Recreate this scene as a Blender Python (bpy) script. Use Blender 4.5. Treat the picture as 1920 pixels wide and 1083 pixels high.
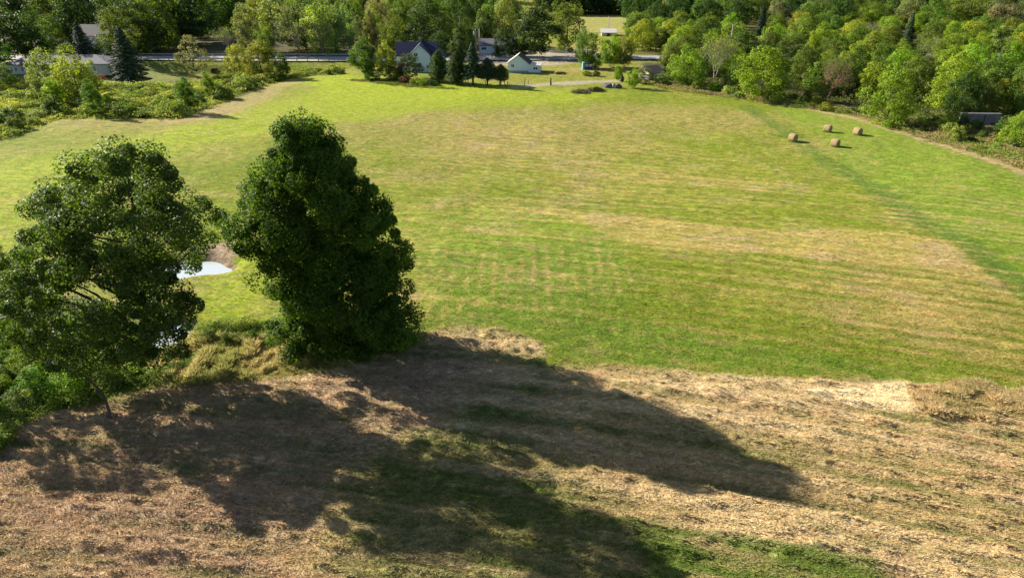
import bpy, math, random
import numpy as np
from mathutils import Vector, Matrix

for o in list(bpy.data.objects): bpy.data.objects.remove(o)
SC = bpy.context.scene
C = SC.collection
R = math.radians

# ------------------------------------------------------------------ camera
CAMH = 25.0; PITCH = R(26.0); F = 1297.0; CXP = 960.0; CYP = 541.5
cam = bpy.data.cameras.new('camera'); cam.sensor_width = 36.0; cam.lens = 36.0*F/1920.0
cam.clip_start = 0.5; cam.clip_end = 6000
camo = bpy.data.objects.new('camera', cam); C.objects.link(camo)
camo.location = (0, 0, CAMH); camo.rotation_euler = (math.pi/2-PITCH, 0, 0)
SC.camera = camo
# ------------------------------------------------------------------ light
SUN_EL = 27.0
sdir = Vector((0.883*math.cos(R(SUN_EL)), -0.47*math.cos(R(SUN_EL)), -math.sin(R(SUN_EL))))
w = bpy.data.worlds.new("World"); SC.world = w; w.use_nodes = True
nt = w.node_tree; bg = nt.nodes['Background']
sky = nt.nodes.new('ShaderNodeTexSky'); sky.sky_type = 'NISHITA'; sky.sun_disc = False
sky.sun_elevation = R(SUN_EL); sky.sun_rotation = R(-62); sky.altitude = 200
nt.links.new(sky.outputs[0], bg.inputs[0]); bg.inputs[1].default_value = 0.058
sl = bpy.data.lights.new('sun', 'SUN'); sl.energy = 5.0; sl.angle = R(0.5); sl.color = (1.0, 0.92, 0.78)
so = bpy.data.objects.new('sun', sl); C.objects.link(so)
so.rotation_euler = sdir.to_track_quat('-Z', 'Y').to_euler(); so.location = (-60, 40, 60)
SC.view_settings.view_transform = 'Standard'; SC.view_settings.look = 'None'
SC.view_settings.exposure = 1.3; SC.view_settings.gamma = 1.0

# ------------------------------------------------------------------ numpy noise + terrain
rng = np.random.default_rng(7)
def _hash(ix, iy, seed):
    h = (ix.astype(np.int64)*374761393 + iy.astype(np.int64)*668265263 + seed*1442695041) & 0xffffffff
    h = ((h ^ (h >> 13))*1274126177) & 0xffffffff
    h = (h ^ (h >> 16)) & 0xffffffff
    return h/4294967295.0
def vn(x, y, s=0):
    x = np.asarray(x, float); y = np.asarray(y, float)
    ix = np.floor(x); iy = np.floor(y); fx = x-ix; fy = y-iy
    fx = fx*fx*(3-2*fx); fy = fy*fy*(3-2*fy)
    a = _hash(ix, iy, s); b = _hash(ix+1, iy, s); c = _hash(ix, iy+1, s); d = _hash(ix+1, iy+1, s)
    return (a*(1-fx)+b*fx)*(1-fy)+(c*(1-fx)+d*fx)*fy
def fbm(x, y, s=0, o=3):
    t = 0; a = .5; n = 0
    for i in range(o):
        t = t+a*vn(x*2**i, y*2**i, s+i*17); n += a; a *= .5
    return t/n
def ss(a, b, x):
    t = np.clip((x-a)/(b-a), 0, 1); return t*t*(3-2*t)
POOLS = []      # filled below: (cx, cy, rx, ry, depth)
def hs(x, y):
    x = np.asarray(x, float); y = np.asarray(y, float)
    h = 0.5*np.sin(x*.045+.6)*np.sin(y*.05)*ss(45, 80, y)
    h = h + 12*ss(260, 700, y) + 0*x
    h = h - 2.3*np.exp(-((x+70)/24)**2)*(1-ss(176.5, 180.5, y))*ss(146, 166, y)
    for (cx, cy, rx, ry, d) in POOLS:
        q = np.sqrt(((x-cx)/rx)**2+((y-cy)/ry)**2)+(vn(x*.55, y*.8, 4)-.5)*.7
        h = h - d*(1-ss(.75, 1.9, q))
    return h
SN, CS = math.sin(PITCH), math.cos(PITCH)
def ray(px, py):
    u = (px-CXP)/F; v = (CYP-py)/F
    return u, CS+v*SN, v*CS-SN          # X, Y, Z per unit depth
def P(px, py, z=None):
    u, ry, rz = ray(px, py); h = 0.0 if z is None else z
    for i in range(12):
        t = (h-CAMH)/rz; x, y = u*t, ry*t
        if z is not None: break
        h = .5*h+.5*float(hs(x, y))
    return (x, y, h)
def depth(x, y, z): return y*CS+(CAMH-z)*SN
def proj(x, y, z):
    zc = y*CS+(CAMH-z)*SN
    return CXP+x/zc*F, CYP-(y*SN-(CAMH-z)*CS)/zc*F, zc
def zat(y, py):                          # world height seen at image row py at distance y
    t = (CYP-py)/F
    return CAMH - y*(SN-t*CS)/(CS+t*SN)
def xat(px, y, z): return (px-CXP)/F*depth(0, y, z)

_a = P(344, 510, -.6); _b = P(318, 632, -.6)
POOLS += [(_a[0], _a[1], 2.7, 1.7, 1.2), (_b[0], _b[1], 1.6, 1.4, 1.2)]

def WP(pts): return np.array([P(a, b)[:2] for a, b in pts])
def polymask(poly, x, y, soft, wob=0.0, ws=.15, seed=3):
    """1 inside the world polygon, fading over soft metres, edge broken by noise"""
    x = np.asarray(x, float); y = np.asarray(y, float)
    d = np.full(x.shape, 1e9); ins = np.zeros(x.shape, bool)
    n = len(poly)
    for i in range(n):
        ax, ay = poly[i]; bx, by = poly[(i+1) % n]
        ex, ey = bx-ax, by-ay; L = ex*ex+ey*ey+1e-9
        t = np.clip(((x-ax)*ex+(y-ay)*ey)/L, 0, 1)
        d = np.minimum(d, (x-ax-t*ex)**2+(y-ay-t*ey)**2)
        c = ((ay > y) != (by > y)) & (x < ex*(y-ay)/((by-ay) if by != ay else 1e-9)+ax)
        ins ^= c
    d = np.sqrt(d)*np.where(ins, 1, -1)
    if wob: d = d + (fbm(x*ws, y*ws, seed)-.5)*2*wob
    return ss(-soft, soft, d)
def linemask(pts, x, y, width, wob=.4):
    d = np.full(np.asarray(x).shape, 1e9)
    for (ax, ay), (bx, by) in zip(pts[:-1], pts[1:]):
        ex, ey = bx-ax, by-ay; L = ex*ex+ey*ey+1e-9
        t = np.clip(((x-ax)*ex+(y-ay)*ey)/L, 0, 1)
        d = np.minimum(d, (x-ax-t*ex)**2+(y-ay-t*ey)**2)
    d = np.sqrt(d)+(fbm(x*.3, y*.3, 9)-.5)*wob*width*2
    return 1-ss(width*.5, width*1.2, d)

Z_ = {k: WP(v) for k, v in dict(
 bright=[(-300,520),(-300,330),(0,305),(200,272),(430,212),(600,165),(640,150),(1000,163),(1150,178),(1080,196),(850,207),(640,232),(430,272),(220,335),(60,440),(0,520)],
 bright2=[(520,150),(650,138),(760,155),(1000,166),(900,185),(640,195),(600,165)],
 hayA=[(990,393),(1100,398),(1250,408),(1400,425),(1700,432),(1780,455),(1850,520),(1500,480),(1250,470),(1150,450),(1080,415)],
 hayB=[(1180,480),(1400,450),(1760,450),(1960,600),(2100,720),(1920,690),(1600,640),(1350,610),(1200,570)],
 hayC=[(780,245),(900,250),(1250,270),(1550,340),(1560,372),(1200,350),(900,330),(780,290)],
 front=[(780,625),(880,612),(960,618),(1005,640),(1030,678),(1200,690),(1400,705),(1700,716),(1960,790),(2600,900),(2600,1400),(-900,1400),(-900,820),(0,800),(130,765),(330,720),(560,705),(700,655)],
 frontgreen=[(560,1150),(600,960),(700,860),(860,780),(980,690),(1050,690),(1040,760),(1010,830),(1150,930),(1250,1000),(1320,1150)],
 rightgreen=[(1180,1160),(1230,1010),(1330,985),(1500,1010),(1650,1040),(1750,1160)],
 strip=[(800,612),(850,590),(1000,575),(1250,610),(1500,650),(1800,700),(1730,713),(1500,705),(1200,686),(1040,680),(1015,640),(960,612),(880,606)],
 midgreen=[(790,480),(960,470),(1140,440),(1190,500),(1190,560),(1000,600),(800,600)],
 midg2=[(760,400),(900,385),(1060,400),(1160,440),(1180,490),(960,500),(780,500)],
 rfield=[(1440,193),(1530,255),(1600,330),(1740,410),(1920,545),(2300,760),(2300,430),(1920,325),(1720,258),(1620,222)],
 farl=[(300,232),(430,190),(540,150),(575,150),(500,185),(400,228)],
 mudp=[(385,462),(430,455),(450,470),(432,498),(405,512),(385,500)],
 bankg=[(370,600),(390,530),(440,500),(500,470),(520,560),(520,620),(440,625)],
 pale=[(1490,735),(1600,722),(1695,713),(1712,745),(1712,768),(1600,760)],
 valley=[(-400,300),(0,262),(110,222),(345,222),(430,185),(530,150),(640,135),(640,128),(540,130),(270,118),(-400,118)],
 lawnL=[(-200,160),(0,158),(210,168),(330,150),(330,128),(270,122),(0,140),(-200,140)],
 wood=[(1205,122),(1225,150),(1420,176),(1520,190),(1640,215),(1720,230),(1800,238),(1960,245),(2600,420),(2600,6),(1180,6),(1180,95)],
 verge=[(1235,158),(1430,178),(1560,196),(1640,215),(1960,252),(2300,380),(2300,440),(1920,318),(1720,258),(1560,206),(1430,192),(1250,163)],
 lane=[(955,161),(1040,154),(1160,150),(1230,158),(1160,154),(1050,160),(960,166)],
 lot=[(880,122),(880,100),(960,100),(1010,92),(1110,92),(1130,100),(1080,118),(1020,124)],
 lumps=[(880,614),(1000,640),(1020,676),(1000,672),(880,640)],
 brownl=[(-600,1300),(-600,830),(0,805),(330,725),(640,700),(790,650),(900,640),(960,700),(800,800),(640,900),(560,1000),(480,1300)],
 tanstrip=[(300,690),(330,655),(480,630),(600,655),(700,650),(690,680),(560,705),(330,725)],
 weedl=[(-500,850),(-500,520),(60,530),(330,640),(330,700),(150,760),(0,810)],
 woodl=[(-500,108),(-500,4),(955,4),(955,98),(880,106),(640,107)],
 meadow=[(960,62),(960,25),(1175,25),(1180,62)],
 moundr=[(1718,722),(1960,738),(2300,790),(2300,850),(1960,792),(1735,772)],
).items()}
TRACK = WP([(1390,182),(1500,200),(1600,222),(1700,252),(1800,283),(1920,325),(2100,390)])
DARKL = WP([(1400,200),(1480,250),(1560,310),(1640,350),(1700,400),(1800,450),(1920,545),(2050,640)])
FARL2 = WP([(720,150),(860,165),(1000,168)])

GREEN = np.array([.160,.208,.016]); LUSH_BACKLIT = np.array([.235,.310,.014]); DEEP = np.array([.075,.150,.014])
STRAW = np.array([.46,.35,.175]); BROWN = np.array([.40,.285,.180]); PALE = np.array([.66,.55,.34])
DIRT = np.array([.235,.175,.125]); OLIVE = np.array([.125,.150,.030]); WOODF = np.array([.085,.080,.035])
GRAV = np.array([.40,.34,.27])
def mix(a, b, f): return a*(1-f[..., None])+b*f[..., None]
def ground_col(x, y):
    """surface colour of the field at world x, y, backlit glow of the bright bands included"""
    n1 = fbm(x*.06, y*.06, 1); n2 = fbm(x*.35, y*.35, 2); n3 = fbm(x*1.6, y*1.6, 5)
    one = np.ones(np.shape(x)+(1,))
    col = one*GREEN
    col = mix(col, one*OLIVE, ss(.45, .65, n1)*.5)
    dry = .38+(n1-.5)*1.1
    M = lambda k, s, wob=0, ws=.15: polymask(Z_[k], x, y, s, wob, ws)
    # mowing rows
    th = y+.22*x+.003*(x-2)**2
    rows = .5+.5*np.sin(th*2*math.pi/1.7+(n2-.5)*2.2)
    rows2 = (.5+.5*np.sin((x-.05*y)*2*math.pi/1.15+(n2-.5)*3.2+(n1-.5)*5))**2.5*1.5
    st = fbm(th*1.15, x*.07, 61, 3)-.5; st2 = fbm(th*3.2, x*.22, 62, 2)-.5
    dry = dry-.10
    m = M('bright', 4, 3); col = mix(col, one*LUSH_BACKLIT, m*.9); dry = dry*(1-m)+.12*m  # backlit glow of the far grass painted into the two bright bands
    m = M('bright2', 3, 3); col = mix(col, one*LUSH_BACKLIT*1.05, m*.9); dry = dry*(1-m)+.05*m
    m = M('rfield', 2, 1.5); col = mix(col, one*np.array([.150,.240,.020]), m*.85); dry = dry*(1-m)+.12*m
    m = M('midg2', 2.5, 1.5); col = mix(col, one*np.array([.165,.245,.018]), m*.8); dry = dry*(1-m*.8)+.2*m*.8
    m = M('midgreen', 2.5, 1.5); col = mix(col, one*np.array([.135,.215,.022]), m*.8); dry = dry*(1-m*.7)+.28*m*.7
    dry = dry+m*(rows2-.5)*.36*ss(.25, .6, n3)
    m = M('hayC', 3, 2.5, .08); dry = dry+m*(.10+st*.7+(rows-.5)*.25)
    m = M('hayB', 4, 2.5); dry = dry+m*.12
    m = M('hayA', .9, 1.5, .25); dry = dry+m*.58
    m = linemask(DARKL, x, y, 1.7); col = mix(col, one*np.array([.085,.155,.026]), m*.62); dry = dry*(1-m*.6)
    fr = M('front', .5, .5, .8)
    midm = (1-fr)*(1-ss(70, 95, y))
    dry = dry+midm*(st*1.15+st2*.8)+midm*(rows-.5)*.34*ss(-8, 6, x)
    m = M('strip', 1.5, 1.6, .4); col = mix(col, one*np.array([.125,.210,.020]), m*.75); dry = dry*(1-m)+m*(.10+(rows-.5)*.3)
    m = M('bankg', 1.5, 1); col = mix(col, one*LUSH_BACKLIT, m*.8); dry = dry*(1-m)+.1*m
    # foreground stubble
    s = STRAW*one
    s = mix(s, one*PALE, ss(.02, .2, st)*.35); s = mix(s, one*BROWN, np.clip(M('brownl', 1.5, 1.5)*.75+ss(.5, .75, n2)*.35, 0, 1))
    fd = .92+(n2-.5)*.4+st*1.3+st2*.9+(rows-.5)*.4*ss(-2, 8, x)
    fd = fd-M('frontgreen', 2, 2, .3)*.55-M('rightgreen', 1.6, 2.2, .45)*.62+(n3-.5)*.5
    fd = np.clip(fd, 0, 1)
    gcol = mix(one*np.array([.140,.165,.040]), one*np.array([.125,.180,.028]), M('rightgreen', 1, 1))
    fcol = mix(gcol, s, fd)
    dry = np.clip(dry+(n3-.5)*.8+(n2-.5)*.35, 0, 1)
    dcol = mix(one*STRAW*np.array([.90,.92,.62]), one*BROWN, ss(.5, .8, n2)*.5)
    col = mix(col, dcol, dry*.85)
    col = mix(col, fcol, fr)
    m = M('pale', .5, .4); col = mix(col, one*PALE*1.08, m*.92)
    m = M('moundr', .8, .6); col = mix(col, one*STRAW*.9, m*.7)
    m = M('farl', 2, 1.5); col = mix(col, one*np.array([.33,.27,.12]), m*.7)
    m = M('valley', 1, .6); col = mix(col, mix(one*np.array([.10,.135,.022]), one*np.array([.24,.24,.05]), ss(.4, .65, n2)), m)
    m = M('lawnL', 2, 1); col = mix(col, one*np.array([.20,.23,.06]), m*.8)
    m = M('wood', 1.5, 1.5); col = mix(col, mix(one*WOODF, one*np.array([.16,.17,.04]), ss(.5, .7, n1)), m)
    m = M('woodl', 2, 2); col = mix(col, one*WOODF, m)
    m = M('meadow', 2, 1); col = mix(col, one*np.array([.30,.30,.085]), m*.95)
    m = M('verge', 1, 1); col = mix(col, mix(one*np.array([.24,.20,.09]), one*np.array([.15,.18,.03]), ss(.4, .65, n2)), m)
    m = linemask(TRACK, x, y, .9, .3); col = mix(col, one*np.array([.37,.28,.15]), m*.8)
    m = M('lane', 1, .8); col = mix(col, one*GRAV, m*.8)
    m = M('lot', 1.5, 1); col = mix(col, one*GRAV*.9, m*.85)
    m = M('weedl', 1, 1); col = mix(col, one*np.array([.10,.13,.03]), m)
    m = M('tanstrip', .6, .4); col = mix(col, one*np.array([.25,.20,.07]), m)
    m = M('mudp', .6, .5); col = mix(col, one*DIRT*1.2, m*.9)
    for (cx, cy, rx, ry, d) in POOLS:
        q = np.sqrt(((x-cx)/rx)**2+((y-cy)/ry)**2)+(vn(x*.55, y*.8, 4)-.5)*.7; col = mix(col, one*DIRT, 1-ss(1.32, 1.52, q+(n3-.5)*.5))
    return np.clip(col, 0, 1)
def micro(x, y):
    fr = polymask(Z_['front'], x, y, .5, .5, .8)
    lum = polymask(Z_['lumps'], x, y, .5)
    near = 1-ss(90, 160, y)
    a = (fbm(x*1.1, y*1.5, 31, 3)-.5)*(.10+.12*fr+.55*lum)*near
    th = y+.22*x+.003*(x-2)**2
    hay = (np.clip(fbm(th*2.6, x*.7, 41, 3)-.5, 0, 1)*.75+(fbm(th*1.15, x*.07, 61, 3)-.5)*.30)*fr
    n2 = fbm(x*.35, y*.35, 2)
    rw = (np.sin(th*2*math.pi/1.7+(n2-.5)*2.2))*.02*ss(-3, 8, x)*near
    g = (fbm(x*.12, y*.12, 77)-.5)*.5*near
    return a+hay+rw+g
def hf(x, y): return hs(x, y)+micro(x, y)

# ------------------------------------------------------------------ mesh helpers
def mesh_np(name, V, Q, mats=(), cols=None, tint=None, smooth=False, midx=None):
    V = np.asarray(V, np.float32); Q = np.asarray(Q, np.int32); k = Q.shape[1]; m = len(Q)
    me = bpy.data.meshes.new(name)
    me.vertices.add(len(V)); me.vertices.foreach_set('co', V.ravel())
    me.loops.add(k*m); me.loops.foreach_set('vertex_index', Q.ravel())
    me.polygons.add(m); me.polygons.foreach_set('loop_start', np.arange(0, k*m, k, dtype=np.int32))
    if midx is not None: me.polygons.foreach_set('material_index', np.asarray(midx, np.int32))
    me.update(calc_edges=True)
    if smooth: me.polygons.foreach_set('use_smooth', np.ones(m, bool))
    if cols is not None:
        a = me.color_attributes.new('col', 'FLOAT_COLOR', 'POINT')
        c4 = np.ones((len(V), 4), np.float32); c4[:, :3] = cols; a.data.foreach_set('color', c4.ravel())
    if tint is not None:
        a = me.attributes.new('tint', 'FLOAT', 'POINT'); a.data.foreach_set('value', np.asarray(tint, np.float32))
    for mt in mats: me.materials.append(mt)
    return me
def link(name, me, parent=None, loc=None):
    o = bpy.data.objects.new(name, me); C.objects.link(o)
    if parent: o.parent = parent
    if loc is not None: o.location = loc
    return o
def tag(o, label=None, cat=None, group=None, kind=None):
    if label: o['label'] = label
    if cat: o['category'] = cat
    if group: o['group'] = group
    if kind: o['kind'] = kind
    return o
def empty(name, loc, rz=0, label=None, cat=None, group=None):
    o = bpy.data.objects.new(name, None); C.objects.link(o); o.location = loc; o.rotation_euler = (0, 0, rz)
    o.empty_display_size = .5
    return tag(o, label, cat, group)
class MB:
    def __init__(s): s.v = []; s.f = []
    def add(s, vs, fs):
        b = len(s.v); s.v += [tuple(v) for v in vs]; s.f += [tuple(i+b for i in f) for f in fs]; return s
    def box(s, x0, x1, y0, y1, z0, z1):
        return s.add([(x0,y0,z0),(x1,y0,z0),(x1,y1,z0),(x0,y1,z0),(x0,y0,z1),(x1,y0,z1),(x1,y1,z1),(x0,y1,z1)],
                     [(0,3,2,1),(4,5,6,7),(0,1,5,4),(1,2,6,5),(2,3,7,6),(3,0,4,7)])
    def prism(s, prof, y0, y1):          # profile in xz, extruded along y
        n = len(prof)
        vs = [(x, y0, z) for x, z in prof]+[(x, y1, z) for x, z in prof]
        fs = [tuple(range(n)), tuple(range(2*n-1, n-1, -1))]+[(i, i+n, (i+1) % n+n, (i+1) % n) for i in range(n)]
        return s.add(vs, fs)
    def tube(s, pts, rad, k=6, cap=True):
        V, Q = tube_np(pts, rad, k); s.add(V.tolist(), Q.tolist())
        if cap:
            n = len(V)-k; b = len(s.v)-len(V)
            s.f.append(tuple(b+i for i in range(k-1, -1, -1))); s.f.append(tuple(b+n+i for i in range(k)))
        return s
    def build(s, name, mat, parent=None, smooth=False, bevel=0):
        me = bpy.data.meshes.new(name); me.from_pydata(s.v, [], s.f); me.update()
        if smooth: me.polygons.foreach_set('use_smooth', [True]*len(me.polygons))
        if mat: me.materials.append(mat)
        o = link(name, me, parent)
        if bevel:
            b = o.modifiers.new('bevel', 'BEVEL'); b.width = bevel; b.segments = 2; b.limit_method = 'ANGLE'
        return o
def tube_np(pts, rad, k=6):
    pts = np.asarray(pts, float); n = len(pts); V = []
    for i in range(n):
        t = pts[min(i+1, n-1)]-pts[max(i-1, 0)]; t = t/(np.linalg.norm(t)+1e-9)
        a = np.cross(t, [0, 1, 0] if abs(t[1]) < .9 else [1, 0, 0]); a /= np.linalg.norm(a); b = np.cross(t, a)
        for j in range(k):
            an = 2*math.pi*j/k; V.append(pts[i]+rad[i]*(math.cos(an)*a+math.sin(an)*b))
    Q = [(i*k+j, i*k+(j+1) % k, (i+1)*k+(j+1) % k, (i+1)*k+j) for i in range(n-1) for j in range(k)]
    return np.array(V), np.array(Q, int)
def merge(parts):
    V = []; Q = []; b = 0
    for v, q in parts: V.append(v); Q.append(q+b); b += len(v)
    return np.concatenate(V), np.concatenate(Q)

# ------------------------------------------------------------------ materials
def newmat(name):
    m = bpy.data.materials.new(name); m.use_nodes = True
    return m, m.node_tree, m.node_tree.nodes['Principled BSDF']
def plain(name, col, rough=.7, var=.15, scale=3, metal=0, bump=.0, stretch=None, spec=.3):
    m, t, b = newmat(name); N = t.nodes.new
    tc = N('ShaderNodeTexCoord'); mp = N('ShaderNodeMapping'); t.links.new(tc.outputs['Object'], mp.inputs[0])
    if stretch: mp.inputs['Scale'].default_value = stretch
    n = N('ShaderNodeTexNoise'); n.inputs['Scale'].default_value = scale; n.inputs['Detail'].default_value = 5
    t.links.new(mp.outputs[0], n.inputs[0])
    cr = N('ShaderNodeMix'); cr.data_type = 'RGBA'
    cr.inputs[6].default_value = (*[c*(1-var) for c in col], 1); cr.inputs[7].default_value = (*[min(1, c*(1+var)) for c in col], 1)
    t.links.new(n.outputs[0], cr.inputs[0]); t.links.new(cr.outputs[2], b.inputs['Base Color'])
    b.inputs['Roughness'].default_value = rough; b.inputs['Metallic'].default_value = metal
    b.inputs['Specular IOR Level'].default_value = spec
    if bump:
        bp = N('ShaderNodeBump'); bp.inputs['Distance'].default_value = bump; bp.inputs['Strength'].default_value = .8
        t.links.new(n.outputs[0], bp.inputs['Height']); t.links.new(bp.outputs[0], b.inputs['Normal'])
    return m
def siding(name, col, pitch=.12):
    m = plain(name, col, .55, .05, 1.5); t = m.node_tree; b = t.nodes['Principled BSDF']; N = t.nodes.new
    tc = N('ShaderNodeTexCoord'); wv = N('ShaderNodeTexWave'); wv.wave_type = 'BANDS'; wv.bands_direction = 'Z'
    wv.wave_profile = 'SAW'; wv.inputs['Scale'].default_value = .314/pitch/1.0
    t.links.new(tc.outputs['Object'], wv.inputs[0])
    bp = N('ShaderNodeBump'); bp.inputs['Distance'].default_value = .02; t.links.new(wv.outputs['Fac'], bp.inputs['Height'])
    t.links.new(bp.outputs[0], b.inputs['Normal']); return m
def foliage(name, rough=.55, trans=.35, ttint=(1.5, 1.5, .55), spec=.35):
    m, t, b = newmat(name); N = t.nodes.new; L = t.links.new
    oi = N('ShaderNodeObjectInfo'); ge = N('ShaderNodeNewGeometry'); at = N('ShaderNodeAttribute'); at.attribute_name = 'tint'
    mr = N('ShaderNodeMapRange'); mr.inputs['To Min'].default_value = .72; mr.inputs['To Max'].default_value = 1.3
    L(at.outputs['Fac'], mr.inputs['Value'])
    mr2 = N('ShaderNodeMapRange'); mr2.inputs['To Min'].default_value = .75; mr2.inputs['To Max'].default_value = 1.28
    L(ge.outputs['Random Per Island'], mr2.inputs['Value'])
    mm = N('ShaderNodeMath'); mm.operation = 'MULTIPLY'; L(mr.outputs[0], mm.inputs[0]); L(mr2.outputs[0], mm.inputs[1])
    vm = N('ShaderNodeVectorMath'); vm.operation = 'SCALE'; L(oi.outputs['Color'], vm.inputs[0]); L(mm.outputs[0], vm.inputs['Scale'])
    # some leaves and clumps lean yellow
    yl = N('ShaderNodeMix'); yl.data_type = 'RGBA'; yl.blend_type = 'MULTIPLY'; yl.inputs[7].default_value = (1.25, 1.12, .8, 1)
    mr3 = N('ShaderNodeMapRange'); mr3.inputs['From Min'].default_value = .55; mr3.inputs['From Max'].default_value = 1.0
    L(at.outputs['Fac'], mr3.inputs['Value']); L(mr3.outputs[0], yl.inputs[0]); L(vm.outputs[0], yl.inputs[6])
    L(yl.outputs[2], b.inputs['Base Color']); b.inputs['Roughness'].default_value = rough
    b.inputs['Specular IOR Level'].default_value = spec
    tr = N('ShaderNodeBsdfTranslucent'); v2 = N('ShaderNodeVectorMath'); v2.operation = 'MULTIPLY'; v2.inputs[1].default_value = ttint
    L(yl.outputs[2], v2.inputs[0]); L(v2.outputs[0], tr.inputs[0])
    ms = N('ShaderNodeMixShader'); ms.inputs[0].default_value = trans; L(b.outputs[0], ms.inputs[1]); L(tr.outputs[0], ms.inputs[2])
    L(ms.outputs[0], t.nodes['Material Output'].inputs[0]); return m
def grassmat(name, trans=.42):
    m, t, b = newmat(name); N = t.nodes.new; L = t.links.new
    at = N('ShaderNodeAttribute'); at.attribute_name = 'col'; ge = N('ShaderNodeNewGeometry')
    mr2 = N('ShaderNodeMapRange'); mr2.inputs['To Min'].default_value = .7; mr2.inputs['To Max'].default_value = 1.3
    L(ge.outputs['Random Per Island'], mr2.inputs['Value'])
    vm = N('ShaderNodeVectorMath'); vm.operation = 'SCALE'; L(at.outputs['Color'], vm.inputs[0]); L(mr2.outputs[0], vm.inputs['Scale'])
    L(vm.outputs[0], b.inputs['Base Color']); b.inputs['Roughness'].default_value = .7; b.inputs['Specular IOR Level'].default_value = .2
    tr = N('ShaderNodeBsdfTranslucent'); L(vm.outputs[0], tr.inputs[0])
    ms = N('ShaderNodeMixShader'); ms.inputs[0].default_value = trans; L(b.outputs[0], ms.inputs[1]); L(tr.outputs[0], ms.inputs[2])
    L(ms.outputs[0], t.nodes['Material Output'].inputs[0]); return m
def groundmat():
    m, t, b = newmat('field ground'); N = t.nodes.new; L = t.links.new
    at = N('ShaderNodeAttribute'); at.attribute_name = 'col'; tc = N('ShaderNodeTexCoord')
    n1 = N('ShaderNodeTexNoise'); n1.inputs['Scale'].default_value = 2.6; n1.inputs['Detail'].default_value = 8; n1.inputs['Roughness'].default_value = .72
    n2 = N('ShaderNodeTexNoise'); n2.inputs['Scale'].default_value = .8; n2.inputs['Detail'].default_value = 6; n2.inputs['Roughness'].default_value = .65
    vr = N('ShaderNodeVectorRotate'); vr.rotation_type = 'Z_AXIS'; vr.inputs['Angle'].default_value = R(13); L(tc.outputs['Object'], vr.inputs['Vector'])
    mp = N('ShaderNodeMapping'); mp.inputs['Scale'].default_value = (1.0, 1.8, 1); L(vr.outputs[0], mp.inputs[0])
    L(mp.outputs[0], n1.inputs[0]); L(mp.outputs[0], n2.inputs[0])
    mr = N('ShaderNodeMapRange'); mr.inputs['From Min'].default_value = .32; mr.inputs['From Max'].default_value = .68
    mr.inputs['To Min'].default_value = .48; mr.inputs['To Max'].default_value = 1.55; L(n1.outputs[0], mr.inputs['Value'])
    vm = N('ShaderNodeVectorMath'); vm.operation = 'SCALE'; L(at.outputs['Color'], vm.inputs[0]); L(mr.outputs[0], vm.inputs['Scale'])
    hue = N('ShaderNodeMix'); hue.data_type = 'RGBA'; hue.blend_type = 'MULTIPLY'; hue.inputs[7].default_value = (1.2, .98, .9, 1)
    r2 = N('ShaderNodeMapRange'); r2.inputs['From Min'].default_value = .48; r2.inputs['From Max'].default_value = .66; L(n2.outputs[0], r2.inputs['Value'])
    L(r2.outputs[0], hue.inputs[0]); L(vm.outputs[0], hue.inputs[6])
    r3 = N('ShaderNodeMapRange'); r3.inputs['From Min'].default_value = .34; r3.inputs['From Max'].default_value = .66; r3.inputs['To Min'].default_value = .58; r3.inputs['To Max'].default_value = 1.32
    n4 = N('ShaderNodeTexNoise'); n4.inputs['Scale'].default_value = 1.1; n4.inputs['Detail'].default_value = 7; n4.inputs['Roughness'].default_value = .75
    mp2 = N('ShaderNodeMapping'); mp2.inputs['Scale'].default_value = (.75, 1.6, 1); mp2.inputs['Location'].default_value = (13, 5, 0); L(vr.outputs[0], mp2.inputs[0]); L(mp2.outputs[0], n4.inputs[0])
    L(n4.outputs[0], r3.inputs['Value']); v3 = N('ShaderNodeVectorMath'); v3.operation = 'SCALE'; L(hue.outputs[2], v3.inputs[0]); L(r3.outputs[0], v3.inputs['Scale'])
    L(v3.outputs[0], b.inputs['Base Color'])
    b.inputs['Roughness'].default_value = .9; b.inputs['Specular IOR Level'].default_value = .1
    bp = N('ShaderNodeBump'); bp.inputs['Distance'].default_value = .2; bp.inputs['Strength'].default_value = .85
    L(n1.outputs[0], bp.inputs['Height']); L(bp.outputs[0], b.inputs['Normal']); return m
M = {}
M['ground'] = groundmat(); M['grass'] = grassmat('grass blades'); M['weed'] = grassmat('weed leaves', .42)
M['leaf'] = foliage('tree leaves', .6, .42, (1.6,1.6,.5), .18); M['oak'] = foliage('glossy leaves', .55, .42, (1.9, 1.9, .5), .26); M['maple'] = foliage('maple leaves', .6, .40, (2.2, 2.1, .4), .15)
M['needle'] = foliage('needles', .7, .12, (1.2, 1.2, .6), .2)
M['bark'] = plain('bark', (.085, .068, .052), .9, .4, 6, bump=.03, stretch=(1, 1, .25))
M['palebark'] = plain('pale bark', (.26, .22, .18), .9, .3, 6, bump=.02, stretch=(1, 1, .25))
M['white'] = siding('white siding', (.66, .78, .95)); M['offwhite'] = siding('grey white siding', (.55, .57, .60))
M['trim'] = plain('white trim', (.8, .8, .8), .5, .03)
M['navy'] = plain('dark blue roof', (.020, .025, .06), .55, .25, 4, bump=.01); M['darkroof'] = plain('dark shingle roof', (.05, .045, .055), .8, .3, 5, bump=.01)
M['greyroof'] = plain('grey shingle roof', (.14, .13, .15), .8, .3, 4, bump=.01); M['metalroof'] = plain('pale metal roof', (.62, .58, .52), .4, .12, 2, spec=.5)
M['brownroof'] = plain('brown plank roof', (.22, .16, .13), .85, .3, 5, bump=.02); M['concrete'] = plain('weathered concrete', (.15, .15, .155), .9, .75, 1.2, bump=.06)
M['block'] = plain('grey blue foundation', (.30, .34, .38), .85, .15, 3); M['glass'] = plain('dark window glass', (.03, .035, .045), .12, .2, 1, spec=.6)
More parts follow.
